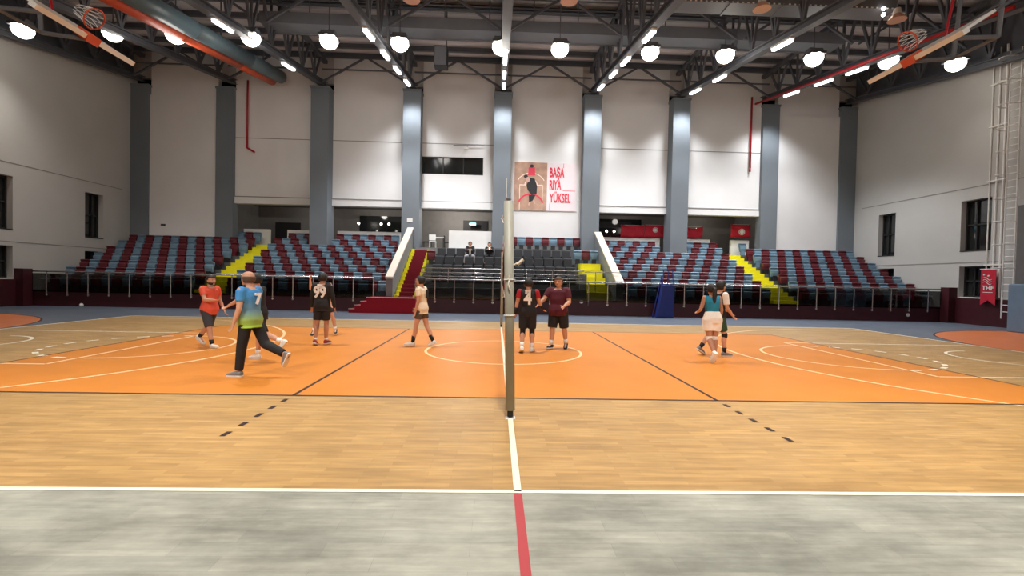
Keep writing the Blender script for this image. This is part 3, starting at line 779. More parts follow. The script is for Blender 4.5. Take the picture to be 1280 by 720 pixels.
balustrade(-4.05, 4.25, 9, 'glass balustrade in front of the black seats', 'glass2')
balustrade(4.25, SW - .12, 19, 'glass balustrade with steel posts behind the blue referee ladder')
# upper rail of the centre section
t = thing('rail_fence', 'three-bar steel railing in front of the black seats', 'railing', (0, 17.36, 0))
for zz in (2.16, 1.95, 1.76):
    bm = nb(); tube(bm, (-3.9, 0, zz), (4.2, 0, zz), .028, n=8); obj('rail', bm, M['chrome'], t, smooth=True)
for x in (-3.9, -2.6, -1.3, 0, 1.3, 2.6, 3.9):
    bm = nb(); tube(bm, (x, 0, 1.2), (x, 0, 2.16), .025, n=8); obj('post', bm, M['chrome'], t)
t = thing('rail_fence', 'small steel rail over the short yellow steps', 'railing', (0, 17.2, 0))
bm = nb(); tube(bm, (4.2, 0, 2.12), (6.0, 0, 2.12), .022, n=8); obj('rail', bm, M['chrome'], t)
bm = nb(); tube(bm, (4.75, 0, 1.1), (4.75, 0, 2.12), .022, n=8); obj('post', bm, M['chrome'], t)

# ------------------------------------------------------------------ corridor fittings
bm = nb(); box(bm, -3.12, -.55, 22.5, 22.62, 3.46, 4.55); box(bm, -3.12, -3.02, 22.62, 23.3, 3.46, 4.55)
tag(obj('white_counter', bm, M['white']), 'plain white counter on the landing behind the seated spectators', 'counter')
def door_dark(n, x0, x1, z1, lab):
    bm = nb(); box(bm, x0, x1, 27.3, 27.4, 3.46, z1); o = struct('door_%d' % n, bm, M['black'], lab, 'door')
    bm = nb(); box(bm, x1 - .2, x1 - .14, 27.24, 27.3, 4.4, 4.6); obj('door_handle', bm, M['chrome'], o)
door_dark(1, -2.6, -.9, 5.75, 'black doorway under the exit sign behind the counter')
door_dark(2, -15.6, -13.9, 5.3, 'black doorway at the head of the yellow stairs')
bm = nb(); box(bm, -9.8, -5.9, 27.3, 27.4, 4.3, 5.9); struct('window_10', bm, M['night'], 'dark corridor window behind three bright bulbs', 'window')
bm = nb(); box(bm, 6, 10, 27.3, 27.4, 4.3, 6.1); struct('window_11', bm, M['night'], 'dark corridor window behind the pair of red banners', 'window')
for x, z0, lab in ((-1.92, 5.45, 'over the doorway behind the counter'), (-12.05, 5.9, 'in the corridor behind the number 99 player'), (11.9, 5.95, 'in the corridor between the red banners')):
    t = thing('exit_sign', 'glowing blue-green exit sign ' + lab, 'sign', (x, 26.9 if x > -5 and x < 5 else 26.0, z0))
    bm = nb(); box(bm, -.28, .28, -.04, .04, -.1, .12); obj('housing', bm, M['black'], t)
    bm = nb(); box(bm, -.22, .22, -.05, -.04, -.06, .08); obj('lit_face', bm, M['exit'], t)
for k, (x, z0) in enumerate(((-9.2, 4.75), (-7.75, 4.75), (-7.25, 4.75), (7.0, 4.62), (7.5, 4.62), (8.35, 4.55), (13.0, 4.9))):
    bm = nb(); ball(bm, (x, 24.9, z0 + .35), .075)
    tag(obj('small_bulb', bm, M['bulb'], smooth=True), 'small round white light in the dark corridor, ' + ['alone of three near the maroon stairs', 'middle of the three near the maroon stairs', 'beside the sloping wall, last of three', 'beside the sloping wall near the referee ladder', 'next to the first red banner', 'just under the plain red banner', 'behind the yellow stairs head'][k], 'bulb', 'small corridor lights')
for x, y, z0, e in ((-8.5, 25.6, 6.1, 22), (-13, 25.6, 6.1, 14), (-2.8, 25.2, 6.1, 170), (8.5, 25.8, 6.1, 12), (14, 25.8, 6.1, 16)):
    l = bpy.data.lights.new('corridor_light', 'POINT'); l.energy = e; l.color = (1, .93, .85); l.shadow_soft_size = .2
    lo_ = bpy.data.objects.new('corridor_light', l); C.objects.link(lo_); lo_.location = (x, y, z0)
# table and chairs on the landing
t = thing('table', 'small white table on the landing above the maroon stairs', 'table', (-3.95, 23.6, 3.46))
bm = nb(); box(bm, -.45, .45, -.3, .3, .70, .74); obj('table_top', bm, M['white'], t)
for sx in (-1, 1):
    for sy in (-1, 1): bm = nb(); tube(bm, (sx * .4, sy * .25, 0), (sx * .4, sy * .25, .7), .02); obj('leg', bm, M['black'], t)
for x, rz, m, lab in ((-4.6, PI / 2, 'black', 'black chair at the landing table, column side'), (-4.15, 0, 'white', 'white chair in front of the landing table'), (-3.3, -PI / 2, 'black', 'black chair at the landing table, counter side')):
    t = thing('chair', lab, 'chair', (x, 23.55 if m == 'black' else 23.05, 3.46), rz)
    bm = nb(); box(bm, -.2, .2, -.2, .2, .42, .46); obj('seat', bm, M[m], t)
    bm = nb(); box(bm, -.2, .2, -.22, -.18, .5, .85); obj('backrest', bm, M[m], t)
    for sx in (-1, 1):
        for sy in (-1, 1): bm = nb(); tube(bm, (sx * .18, sy * .18, 0), (sx * .18, sy * .18, .42), .015); obj('leg', bm, M[m], t)

def emblem(bm, cx, cz, r, y):
    n = 28
    for k in range(n):
        a, b = 2 * PI * k / n, 2 * PI * (k + 1) / n
        vs = [bm.verts.new((cx + rr * math.cos(t_), y, cz + rr * math.sin(t_))) for rr, t_ in ((r * .82, a), (r, a), (r, b), (r * .82, b))]
        bm.faces.new(vs)
    vs = [bm.verts.new((cx + r * .66 * math.cos(2 * PI * k / n), y, cz + r * .66 * math.sin(2 * PI * k / n))) for k in range(n)]
    bm.faces.new(vs)
def red_banner(x0, x1, z0, z1, y, lab, emb=None, sag=.05):
    t = thing('red_banner', lab, 'banner', (0, y, 0))
    bm = nb(); n, mrow = 24, 5; G = []
    for j in range(mrow + 1):
        row = []
        for i in range(n + 1):
            u = i / n; v = j / mrow
            row.append(bm.verts.new((x0 + (x1 - x0) * u, .035 * math.sin(9 * u + 4 * v + x0), z0 + (z1 - z0) * v - sag * math.sin(PI * u) * (.4 + .6 * v))))
        G.append(row)
    for j in range(mrow):
        for i in range(n): bm.faces.new((G[j][i], G[j][i + 1], G[j + 1][i + 1], G[j + 1][i]))
    cl = obj('cloth', bm, M['redb'], t, smooth=True)
    md = cl.modifiers.new('thick', 'SOLIDIFY'); md.thickness = .01
    bm = nb(); tube(bm, (x0, .03, z1 - .02), (x1, .03, z1 - .02), .012); obj('cord', bm, M['white'], t)
    if emb:
        bm = nb(); emblem(bm, emb[0], emb[1], emb[2], -.06); e = obj('round_emblem', bm, M['white'], t)
        md = e.modifiers.new('thick', 'SOLIDIFY'); md.thickness = .01
red_banner(7.75, 9.25, 4.55, 5.35, 24.15, 'plain red banner hung over the parapet beside the emblem banner')
red_banner(9.27, 10.75, 4.55, 5.4, 24.15, 'red banner with round white emblem beside the plain one', (9.98, 5.05, .17))
red_banner(11.8, 13.1, 4.6, 5.35, 24.15, 'crumpled red banner beside a column above the seats', None, .14)
red_banner(14.9, 16.2, 4.7, 5.55, 24.05, 'red banner with round white emblem beyond the yellow stairs head', (15.6, 5.05, .2))
red_banner(13.15, 14.65, 3.55, 4.35, 25.2, 'low red banner standing at the head of the yellow stairs')

# ------------------------------------------------------------------ poster
t = thing('poster', 'large white and brown poster with red block lettering on the rear wall', 'poster', (0, YW - .13, 0))
PX0, PX1, PZ0, PZ1 = .78, 4.62, 5.95, 8.9
bm = nb(); box(bm, PX0, PX1, -.02, .02, PZ0, PZ1); obj('canvas', bm, mat('poster_paper', (0.80, 0.70, 0.72), .6, var=.03), t)
xm = PX0 + 2.02
brown = mat('poster_brown', (0.45, 0.27, 0.19), .6, var=.2, scale=2.5); cream = mat('poster_cream', (0.9, 0.72, 0.6), .6); pred = mat('poster_red', (0.70, 0.04, 0.08), .6)
bm = nb(); box(bm, PX0, xm, -.028, -.02, PZ0, PZ1); obj('picture', bm, brown, t)
bm = nb()
box(bm, PX0 + .32, PX0 + .36, -.034, -.028, PZ0 + .02, PZ0 + 1.55); box(bm, xm - .30, xm - .26, -.034, -.028, PZ0 + .02, PZ0 + 1.55); box(bm, PX0 + .32, xm - .26, -.034, -.028, PZ0 + 1.53, PZ0 + 1.58)
def flatarc(bm, cx, cz, r, a0, a1, w_, y0, y1, n=20):
    for k in range(n):
        a, b = a0 + (a1 - a0) * k / n, a0 + (a1 - a0) * (k + 1) / n
        prism(bm, [(cx + rr * math.cos(q), cz + rr * math.sin(q)) for rr, q in ((r - w_ / 2, a), (r + w_ / 2, a), (r + w_ / 2, b), (r - w_ / 2, b))], y0, y1, 'y')
cxp = (PX0 + xm) / 2 + .02
flatarc(bm, cxp, PZ0 + 1.56, .38, 0, PI, .045, -.034, -.028); flatarc(bm, cxp, PZ0 + 1.35, .95, .55, PI - .55, .045, -.034, -.028)
obj('court_lines', bm, cream, t)
bm = nb(); flatarc(bm, cxp, PZ0 + .2, .80, .35, PI - .35, .10, -.037, -.034); obj('red_arc', bm, pred, t); bm = nb(); prism(bm, [(cxp - .2, PZ0 + 2.15), (cxp + .25, PZ0 + 2.15), (cxp + .22, PZ0 + 2.65), (cxp - .16, PZ0 + 2.65)], -.037, -.034, 'y'); obj('red_patch', bm, pred, t)
bm = nb()   # generic crouching player seen from above
prism(bm, [(cxp - .28, PZ0 + 1.55), (cxp - .05, PZ0 + 2.0), (cxp + .22, PZ0 + 1.95), (cxp + .38, PZ0 + 1.5), (cxp + .36, PZ0 + 1.0), (cxp + .05, PZ0 + .95), (cxp - .2, PZ0 + 1.25)], -.042, -.037, 'y')
prism(bm, [(cxp - .12, PZ0 + .95), (cxp + .3, PZ0 + .95), (cxp + .12, PZ0 + .6), (cxp - .1, PZ0 + .5)], -.042, -.037, 'y')
prism(bm, [(cxp - .33 + .13 * math.cos(a), PZ0 + 2.08 + .1 * math.sin(a)) for a in [2 * PI * k / 12 for k in range(12)]], -.042, -.037, 'y')
obj('second_head', bm, M['black'], t); bm = nb(); prism(bm, [(cxp + .03 + .12 * math.cos(a), PZ0 + 2.72 + .1 * math.sin(a)) for a in [2 * PI * k / 12 for k in range(12)]], -.042, -.037, 'y')
obj('second_head', bm, M['black'], t)
bm = nb(); prism(bm, [(cxp - .2 + .13 * math.cos(a), PZ0 + 1.88 + .17 * math.sin(a)) for a in [2 * PI * k / 12 for k in range(12)]], -.046, -.042, 'y')
prism(bm, [(cxp - .1, PZ0 + .5), (cxp, PZ0 + .52), (cxp - .05, PZ0 + .3), (cxp - .18, PZ0 + .32)], -.046, -.042, 'y'); prism(bm, [(cxp + .13, PZ0 + .62), (cxp + .22, PZ0 + .66), (cxp + .3, PZ0 + .4), (cxp + .2, PZ0 + .4)], -.046, -.042, 'y')
obj('player_skin', bm, mat('poster_skin', (.6, .36, .3), .6), t)
FR = Matrix.Rotation(PI / 2, 4, 'X')
for k, (s_, wd) in enumerate((('BAŞA', .90), ('RIYA', .72), ('YÜKSEL', 1.32))):
    zz = (8.28, 7.52, 6.72)[k]
    o = text('lettering', s_, .66, pred, Matrix(), t, .008, .019)
    me = o.data; xs = [v.co.x for v in me.vertices]; x0_, x1_ = min(xs), max(xs)
    sc_ = wd / (x1_ - x0_); ys = [v.co.y for v in me.vertices]; hy = max(ys) - min(ys)
    me.transform(Matrix.Translation((xm + .16, -.03, zz)) @ FR @ Matrix.Diagonal((sc_, 1.22 if k != 2 else 1.14, 1, 1)) @ Matrix.Translation((-x0_, 0, 0)))
bm = nb(); box(bm, xm + .98, PX1 - .06, -.026, -.02, 7.19, 7.22); box(bm, xm + 1.0, xm + 1.03, -.026, -.02, 8.60, 8.88); box(bm, xm + .17, xm + .2, -.026, -.02, 5.98, 6.4); obj('thin_rules', bm, pred, t)

# small fittings
bm = nb(); box(bm, -5.6, -5.28, YF - .02, YF, 4.98, 5.2); tag(obj('column_sign', bm, M['white']), 'small white notice on the column above the sloping wall', 'sign')
bm = nb(); box(bm, -20.45, -20.2, YW - .16, YW - .12, 4.48, 4.58); tag(obj('wall_vent', bm, M['black']), 'small black vent low on the wall of the first bay', 'vent')
t = thing('security_camera', 'small white camera bracket above the black window', 'camera', (-2.1, YW - .06, 9.62))
bm = nb(); polytube(bm, [(-.9, -.03, .2), (1.0, -.03, .22)], .02); polytube(bm, [(0, 0, .2), (-.1, -.35, -.05)], .03); obj('bracket', bm, M['duct'], t)
bm = nb(); box(bm, -.2, .02, -.6, -.3, -.16, -.02); obj('housing', bm, M['white'], t)

# THF pennant
t = thing('wall_pennant', 'red notched pennant with white letters hanging on the ladder side wall', 'banner', (SW - .22, 0, 0))
y0, y1 = 13.95, 14.62
bm = nb(); z1_, z0_ = 2.58, .95
prism(bm, [(y0, z1_), (y1, z1_), (y1, z0_), ((y0 + y1) / 2, z0_ + .22), (y0, z0_)], -.008, .008, 'x'); obj('cloth', bm, M['redb'], t)
bm = nb(); tube(bm, (0, y0 - .05, z1_), (0, y1 + .05, z1_), .02); obj('rod', bm, M['white'], t)
SD = Matrix.Rotation(-PI / 2, 4, 'Z') @ FR         # faces -X
text('lettering', 'THF', .27, M['white'], Matrix.Translation((-.02, (y0 + y1) / 2, 1.72)) @ SD, t, .004, .008, 1.05)
bm = nb()
for k in range(3):
    pts = [(-.02, y1 - .12 - .38 * u + 0, 2.18 - .1 * k + .05 * math.sin(u * 2 * PI) - .06 * u) for u in [q / 8 for q in range(9)]]
    polytube(bm, pts, .012, 5)
obj('emblem', bm, M['white'], t)
for yy, zz in ((y1 - .16, 2.32), (y1 - .36, 2.27)): bm = nb(); ball(bm, (-.02, yy, zz), .04); obj('emblem_dot', bm, M['white'], t)
bm = nb(); box(bm, -.02, -.012, y0 + .12, y1 - .12, 1.52, 1.545); obj('underline', bm, M['white'], t)

# wall ladder and conduits at the right
t = thing('wall_conduits', 'white vertical conduits beside the wall ladder', 'pipes', (SW - .06, 0, 0))
for y, r in ((14.55, .025), (14.25, .03), (13.95, .045)):
    bm = nb(); tube(bm, (0, y, 1.3), (0, y, 12.5), r, n=8); obj('conduit', bm, M['white'], t)
for zz in (9.0, 6.55, 2.75, 10.9):
    bm = nb(); box(bm, -.04, .04, 13.85, 14.65, zz, zz + .05); obj('clamp_bar', bm, M['white'], t)
t = thing('wall_ladder', 'white caged ladder climbing the side wall beside white conduits', 'ladder', (SW - .3, 0, 0))
for y in (13.15, 13.6):
    bm = nb(); tube(bm, (0, y, .4), (0, y, 12.0), .03, n=8); obj('stile', bm, M['white'], t)
for k in range(38):
    bm = nb(); tube(bm, (0, 13.15, .7 + .3 * k), (0, 13.6, .7 + .3 * k), .018, n=6); obj('rung', bm, M['white'], t)
for k in range(10):
    zz = 2.6 + 1.0 * k; bm = nb()
    pts = [(-.7 * math.sin(a), 13.375 + .33 * math.cos(a), zz) for a in [PI * q / 10 for q in range(11)]]
    polytube(bm, pts, .018, 5); obj('cage_hoop', bm, M['white'], t)
# pillar at the right edge with blue-grey padding
t = thing('padded_pillar', 'dark grey pillar with blue-grey padded foot near the wall ladder', 'pillar', (20.6, 11.3, 0))
bm = nb(); box(bm, -.3, .9, -.35, .35, 1.9, 5.0); obj('shaft', bm, M['dgrey'], t)
bm = nb(); box(bm, -.42, 1.0, -.5, .5, 0, 1.9); obj('pad', bm, M['greyblue_pad'], t, bevel=.04)

# referee stand
t = thing('referee_stand', 'blue padded referee ladder stand against the maroon barrier', 'referee stand', (7.75, 15.95, 0))
bm = nb(); prism(bm, [(-.42, .02), (.42, .02), (.42, 1.55), (-.14, 1.55)], -.35, -.05, 'y'); obj('pad', bm, M['blue_pad'], t, bevel=.03)
bm = nb()
for x in (-.12, .12, .40): polytube(bm, [(x, -.2, 1.5), (x + (.1 if x < .2 else 0), -.05, 2.28), (x + (.1 if x < .2 else 0), .25, 2.28)], .022, 6)
polytube(bm, [(-.02, -.05, 2.28), (.40, -.05, 2.28)], .022); polytube(bm, [(-.5, .0, 0.02), (-.08, 0, 2.0)], .025)
obj('tube_frame', bm, M['blue_tube'], t)
bm = nb(); box(bm, -.1, .4, -.1, .3, 1.55, 1.6); obj('platform', bm, M['blue_tube'], t)
bm = nb()
for x in (-.46, .40): tube(bm, (x, .1, .04), (x + .04, .1, .04), .04, n=10)
obj('wheel', bm, M['black'], t)
# balls and round covers along the barrier
bm = nb(); ball(bm, (-19.4, 16.2, .08), .08, 16); tag(obj('volleyball', bm, M['white'], smooth=True), 'white ball on the floor at the foot of the barrier', 'ball')
for x, zz, lab in ((3.93, .66, 'beside the maroon shirted player'), (20.2, .32, 'near the red pennant')):
    bm = nb(); tube(bm, (x, 16.42, zz), (x, 16.455, zz), .085, n=16); tag(obj('round_cover', bm, M['white']), 'small round white cover on the maroon barrier ' + lab, 'cover')

# ------------------------------------------------------------------ volleyball net and posts
def post(name, y, lab, pad=True, lean=0.0, r=.055):
    t = thing(name, lab, 'net post', (0, y, 0)); t.rotation_euler = (0, lean, 0)
    bm = nb(); tube(bm, (0, 0, .02), (0, 0, .14), .036, n=14); obj('foot', bm, M['black'], t)
    bm = nb(); tube(bm, (0, 0, .10), (0, 0, 2.62), r, n=20); obj('padded_shaft', bm, M['post'], t, smooth=True)
    bm = nb(); tube(bm, (0, 0, 2.62), (0, 0, 2.65), .03, n=12); obj('cap', bm, M['chrome'], t)
    return t
P1 = post('net_post', -.97, 'pale padded volleyball post in front, with rope ties', lean=-.028, r=.057)
bm = nb(); box(bm, -.06, .06, -.06, .06, 0, .006); obj('floor_plate', bm, M['white'], P1)
for k, zz in enumerate((1.68, 1.25)):
    bm = nb(); polytube(bm, [(.062 * math.cos(a), .062 * math.sin(a), zz) for a in [2 * PI * q / 16 for q in range(17)]], .006, 5)
    if k == 0: polytube(bm, [(.0, -.065, 1.68), (-.012, -.075, 1.62), (.004, -.07, 1.56)], .009, 5); polytube(bm, [(-.01, -.065, 1.68), (.0, -.075, 1.73)], .008, 5)
    obj('rope_tie', bm, M['white'], P1)
bm = nb(); polytube(bm, [(.055, -.02, 1.85), (.10, -.03, 1.88)], .012); polytube(bm, [(.10, -.03, 1.86), (.17, -.03, 1.92)], .022); obj('winch_handle', bm, M['cap'], P1)
bm = nb(); polytube(bm, [(-.09, -.02, 2.42), (-.065, -.02, 2.36)], .008); obj('cable_hook', bm, M['white'], P1)
P2 = post('net_post', 9.97, 'far volleyball post across the orange court', lean=0.0, r=.045)
t = thing('volleyball_net', 'volleyball net strung along the centre line, seen edge on', 'net', (-.085, 0, 0), -.0094)
bm = nb()
for k in range(93): tube(bm, (0, -.1 + .1 * k, 1.43), (0, -.1 + .1 * k, 2.43), .0022, n=3, caps=False)
for k in range(1, 10): tube(bm, (0, -.1, 1.43 + .1 * k), (0, 9.1, 1.43 + .1 * k), .0022, n=3, caps=False)
obj('netting', bm, M['black'], t)
bm = nb(); box(bm, -.004, .004, -.15, 9.15, 2.36, 2.43); obj('top_band', bm, M['white'], t)
bm = nb(); box(bm, -.004, .004, -.15, 9.15, 1.43, 1.48); obj('bottom_band', bm, M['white'], t)
bm = nb(); tube(bm, (-.05, -.92, 2.45), (0, -.15, 2.42), .004); tube(bm, (0, 9.15, 2.42), (0, 9.93, 2.5), .004); tube(bm, (-.04, -.92, 1.45), (0, -.15, 1.45), .004); tube(bm, (0, 9.15, 1.45), (0, 9.93, 1.45), .004); obj('cable', bm, M['cap'], t)
for y in (0, 9):
    a = None
    bm = nb(); tube(bm, (0, y, 1.43), (0, y, 3.1), .006, n=8); a = obj('antenna', bm, M['white'], t)
    bm = nb()
    for k in range(7): tube(bm, (0, y, 1.53 + .2 * k), (0, y, 1.63 + .2 * k), .0065, n=8)
    obj('red_bands', bm, M['red'], a)
# ------------------------------------------------------------------ people
def remesh(o, vox, smooth=4, f=.6):
    m = o.modifiers.new('union', 'REMESH'); m.mode = 'VOXEL'; m.voxel_size = vox; m.use_smooth_shade = True
    s = o.modifiers.new('smooth', 'SMOOTH'); s.iterations = smooth; s.factor = f
SKIN = mat('skin_light', (0.62, 0.33, 0.22), 0.55, var=.05); SKIN2 = mat('skin_tan', (0.48, 0.24, 0.15), 0.55, var=.05)
HAIRM = mat('hair_black', (0.012, 0.010, 0.010), 0.6, var=.3, scale=30)
HAIRG = mat('hair_short_brown', (0.10, 0.055, 0.035), 0.7, var=.2, scale=30)
def cm(n, c, r=.8): return mat('cloth_' + n, c, r, var=.08, scale=9, bump=.15)
M['print'] = mat('print_white', (.93, .92, .9), .6, var=.01)
CL = {'orange': cm('orange', (.72, .10, .055)), 'navy': cm('navy', (.045, .05, .062)), 'black': cm('black', (.010, .010, .012)), 'white': cm('white', (.85, .74, .56)),
      'offwhite': cm('offwhite', (.88, .84, .78)), 'red': cm('red', (.42, .012, .03)), 'maroon': cm('maroon', (.085, .006, .02)), 'grey': cm('grey', (.10, .085, .07)),
      'teal': cm('teal', (.012, .22, .36)), 'green': cm('green', (.03, .08, .035)), 'lgrey': cm('lightgrey', (.42, .42, .44)), 'shoe_red': cm('shoe_red', (.30, .01, .015), .5), 'shoe_w': cm('shoe_white', (.8, .77, .72), .5),
      'shoe_g': cm('shoe_grey', (.20, .20, .20), .5), 'sole': cm('sole', (.75, .73, .7), .5), 'kneeblk': cm('kneeblk', (.012, .012, .012)), 'yellow': cm('yellow', (.8, .6, .08))}
gm = bpy.data.materials.new('cloth_blue_lime_gradient'); gm.use_nodes = True
nt = gm.node_tree; tc = nt.nodes.new('ShaderNodeTexCoord'); sx_ = nt.nodes.new('ShaderNodeSeparateXYZ'); mr = nt.nodes.new('ShaderNodeMapRange'); rp = nt.nodes.new('ShaderNodeValToRGB')
mr.inputs['From Min'].default_value = .80; mr.inputs['From Max'].default_value = 1.40
nt.links.new(tc.outputs['Object'], sx_.inputs[0]); nt.links.new(sx_.outputs['Z'], mr.inputs['Value']); nt.links.new(mr.outputs[0], rp.inputs[0]); nt.links.new(rp.outputs[0], nt.nodes['Principled BSDF'].inputs['Base Color'])
cr = rp.color_ramp; cr.elements[0].position = .0; cr.elements[0].color = (.33, .55, .04, 1); cr.elements[1].position = .85; cr.elements[1].color = (.05, .27, .62, 1)
e = cr.elements.new(.22); e.color = (.28, .42, .10, 1); e = cr.elements.new(.45); e.color = (.13, .25, .30, 1); nt.nodes['Principled BSDF'].inputs['Roughness'].default_value = .7
CL['gradient'] = gm

def hand(bm, w_, d, lat, H, curl=.35):
    """w_ wrist, d pointing direction, lat thumb-side direction; curls towards n"""
    d = Vector(d).normalized(); lat = (Vector(lat) - d * Vector(lat).dot(d)).normalized(); n = d.cross(lat)
    s = H / 1.75
    loft(bm, [(w_, lat * .024 * s, n * .017 * s), (w_ + d * .03 * s, lat * .034 * s, n * .016 * s), (w_ + d * .085 * s, lat * .040 * s, n * .013 * s), (w_ + d * .095 * s, lat * .034 * s, n * .009 * s)], 12)
    for k, (off, ln) in enumerate(((.030, .066), (.010, .075), (-.010, .070), (-.030, .055))):
        p0 = w_ + d * .085 * s + lat * off * s
        d1 = (d * math.cos(curl) + n * math.sin(curl)); d2 = (d * math.cos(curl * 2.4) + n * math.sin(curl * 2.4))
        p1 = p0 + d1 * ln * .5 * s; p2 = p1 + d2 * ln * .5 * s
        capsule(bm, p0, .0095 * s, p1, .0088 * s, 8); capsule(bm, p1, .0088 * s, p2, .0075 * s, 8)
    p0 = w_ + d * .03 * s + lat * .028 * s; p1 = p0 + (d * .6 + lat * .75 + n * .2).normalized() * .038 * s; p2 = p1 + (d * .9 + lat * .3 + n * .3).normalized() * .03 * s
    capsule(bm, p0, .013 * s, p1, .0105 * s, 8); capsule(bm, p1, .0105 * s, p2, .0085 * s, 8)

def person(label, loc, face, H=1.75, b=1.0, belly=1.0, lean=3, legs=((0, 3, 3, 0), (0, 3, 3, 0)), arms=((5, 15, 8, 0), (5, 15, 8, 0)), skin=None, shirt='black', sleeve=.55, sleeve_c=None,
           pants='black', pant_len=.85, pant_w=1.0, shoes='shoe_w', socks=None, sock_len=.25, hair='short', hair_m=None, head_turn=0, sit=None, knee=None, forearm=None, female=False, beard=False, extra=None, tight=None):
    """legs/arms: (right, left); leg = (thigh flex, knee flex, abduction, foot pitch); arm = (flex, elbow flex, abduction, forearm inward turn)"""
    skin = skin or SKIN
    fx, fy = face; rz = math.atan2(-fx, fy)
    T = thing('person', label, 'person', (loc[0], loc[1], loc[2] if len(loc) > 2 else 0), rz)
    R = math.radians; up = Vector((0, math.sin(R(lean)), math.cos(R(lean)))); fw = Vector((0, math.cos(R(lean)), -math.sin(R(lean)))); X = Vector((1, 0, 0))
    P = Vector((0, 0, .53 * H)) if sit is None else Vector((0, 0, sit))
    J = {}
    for k, s in enumerate((1, -1)):
        th, kn, ab, fp = legs[k]
        hip = P + X * s * .052 * H * (1 + (b - 1) * .6) - Vector((0, 0, .01 * H))
        a = R(ab)
        dt = Vector((s * math.sin(a), math.sin(R(th)) * math.cos(a), -math.cos(R(th)) * math.cos(a)))
        ds = Vector((s * math.sin(a) * .5, math.sin(R(th - kn)), -math.cos(R(th - kn)))).normalized()
        kneep = hip + dt * .245 * H; ank = kneep + ds * .235 * H
        fa = R(fp); fd = Vector((s * .12, math.cos(fa), -math.sin(fa))).normalized()
        J[k] = (hip, kneep, ank, fd)
    if sit is None:
        low = min(min(J[k][2].z - .042 * H * math.cos(R(legs[k][3])) - .0, (J[k][2] + J[k][3] * .11 * H).z - .03 * H) for k in (0, 1))
        dz = Vector((0, 0, -low + .002)); P = P + dz
        for k in (0, 1): h_, k_, a_, f_ = J[k]; J[k] = (h_ + dz, k_ + dz, a_ + dz, f_)
    A = {}
    for k, s in enumerate((1, -1)):
        fl, el, ab, tw = arms[k]
        S = P + up * .272 * H + X * s * (.098 if female else .108) * H * (1 + (b - 1) * .7)
        a = R(ab); du = Vector((s * math.sin(a), math.sin(R(fl)) * math.cos(a), -math.cos(R(fl)) * math.cos(a)))
        t = R(tw); lat = s * (math.sin(a) * .6 * math.cos(t) - math.sin(t))
        df = Vector((lat, math.sin(R(fl + el)), -math.cos(R(fl + el)))).normalized()
        E_ = S + du * .165 * H; W = E_ + df * .145 * H
        A[k] = (S, E_, W, df)
    N = P + up * .30 * H; Hc = N + Vector((0, .018 * H, .082 * H)); hr = .058 * H
    HT = Matrix.Translation(Hc) @ Matrix.Rotation(R(head_turn), 4, 'Z')
    def hp(x, y, z_): return HT @ Vector((x * hr, y * hr, z_ * hr))
    hx = (HT.to_3x3() @ Vector((1, 0, 0))); hy = (HT.to_3x3() @ Vector((0, 1, 0)))
    # ---- body, one continuous surface
    bm = nb()
    TR = [(-.055, .080, .058), (0, .093, .068), (.05, .088, .062), (.09, .082, .057), (.15, .090, .062), (.21, .102, .065), (.255, .103, .058), (.28, .075, .046), (.298, .042, .038)]
    if female: TR = [(-.055, .085, .062), (0, .100, .070), (.05, .086, .060), (.09, .072, .050), (.15, .080, .062), (.21, .090, .065), (.255, .092, .054), (.28, .065, .042), (.298, .036, .034)]
    def tor(ex, hem, top, sc_=1.0):
        rings = []
        for t_, rx, ry in TR:
            if t_ > top: continue
            bb = belly if -.06 < t_ < .18 else 1 + (belly - 1) * .4
            e2 = ex + (max(0, .03 - .0 if t_ < .02 else .03 - (t_ - .02) * .3) if (hem is not None and hem < -.05) else 0)
            rings.append((P + up * t_ * H + fw * (.012 * H * (bb - 1) * 4), X * (rx * H * b + e2), fw * (ry * H * b * bb + e2)))
        if hem is not None:
            c, xv, yv = rings[0]
            rings = [(P + up * hem * H, xv * 1.08, yv * 1.08)] + rings
        return rings
    loft(bm, tor(0, None, 9))
    capsule(bm, P + up * .285 * H, .036 * H, Hc - Vector((0, .01 * H, .03 * H)), .031 * H)
    # head
    loft(bm, [(hp(0, -.10, -1.0 + .0), hx * hr * .28, hy * hr * .30), (hp(0, .12, -.92), hx * hr * .50, hy * hr * .62), (hp(0, .10, -.6), hx * hr * .74, hy * hr * .86), (hp(0, .03, -.1), hx * hr * .88, hy * hr * 1.0),
              (hp(0, -.02, .4), hx * hr * .90, hy * hr * 1.04), (hp(0, -.04, .8), hx * hr * .78, hy * hr * .90), (hp(0, -.05, 1.08), hx * hr * .50, hy * hr * .58), (hp(0, -.05, 1.2), hx * hr * .15, hy * hr * .2)], 16)
    capsule(bm, hp(0, .95, .18), hr * .09, hp(0, 1.17, -.22), hr * .16, 8)         # nose
    ball(bm, hp(0, .92, -.55), hr * .17, 8, (1.6, .7, .6)); ball(bm, hp(0, .86, -.86), hr * .22, 8)
    for s in (1, -1): ball(bm, hp(s * .90, -.05, .0), hr * .22, 8, (.45, .8, 1.25))
    for k, s in enumerate((1, -1)):
        S, E_, W, df = A[k]; f_ = .86 if female else 1.0 + (b - 1) * .8
        capsule(bm, P + up * .262 * H + X * s * .05 * H, .042 * H * f_, S, .034 * H * f_)
        capsule(bm, S, .034 * H * f_, E_, .024 * H * f_); capsule(bm, E_, .024 * H * f_, E_.lerp(W, .35), .0235 * H * f_); capsule(bm, E_.lerp(W, .35), .0235 * H * f_, W, .0155 * H)
        fwd = Vector((-s * .5, .85, 0)); hand(bm, W, df, fwd, H, .3 if s > 0 else -.3)
        hip, kn_, an, fd = J[k]; g_ = 1.0 + (b - 1) * .7 + (.08 if female else 0)
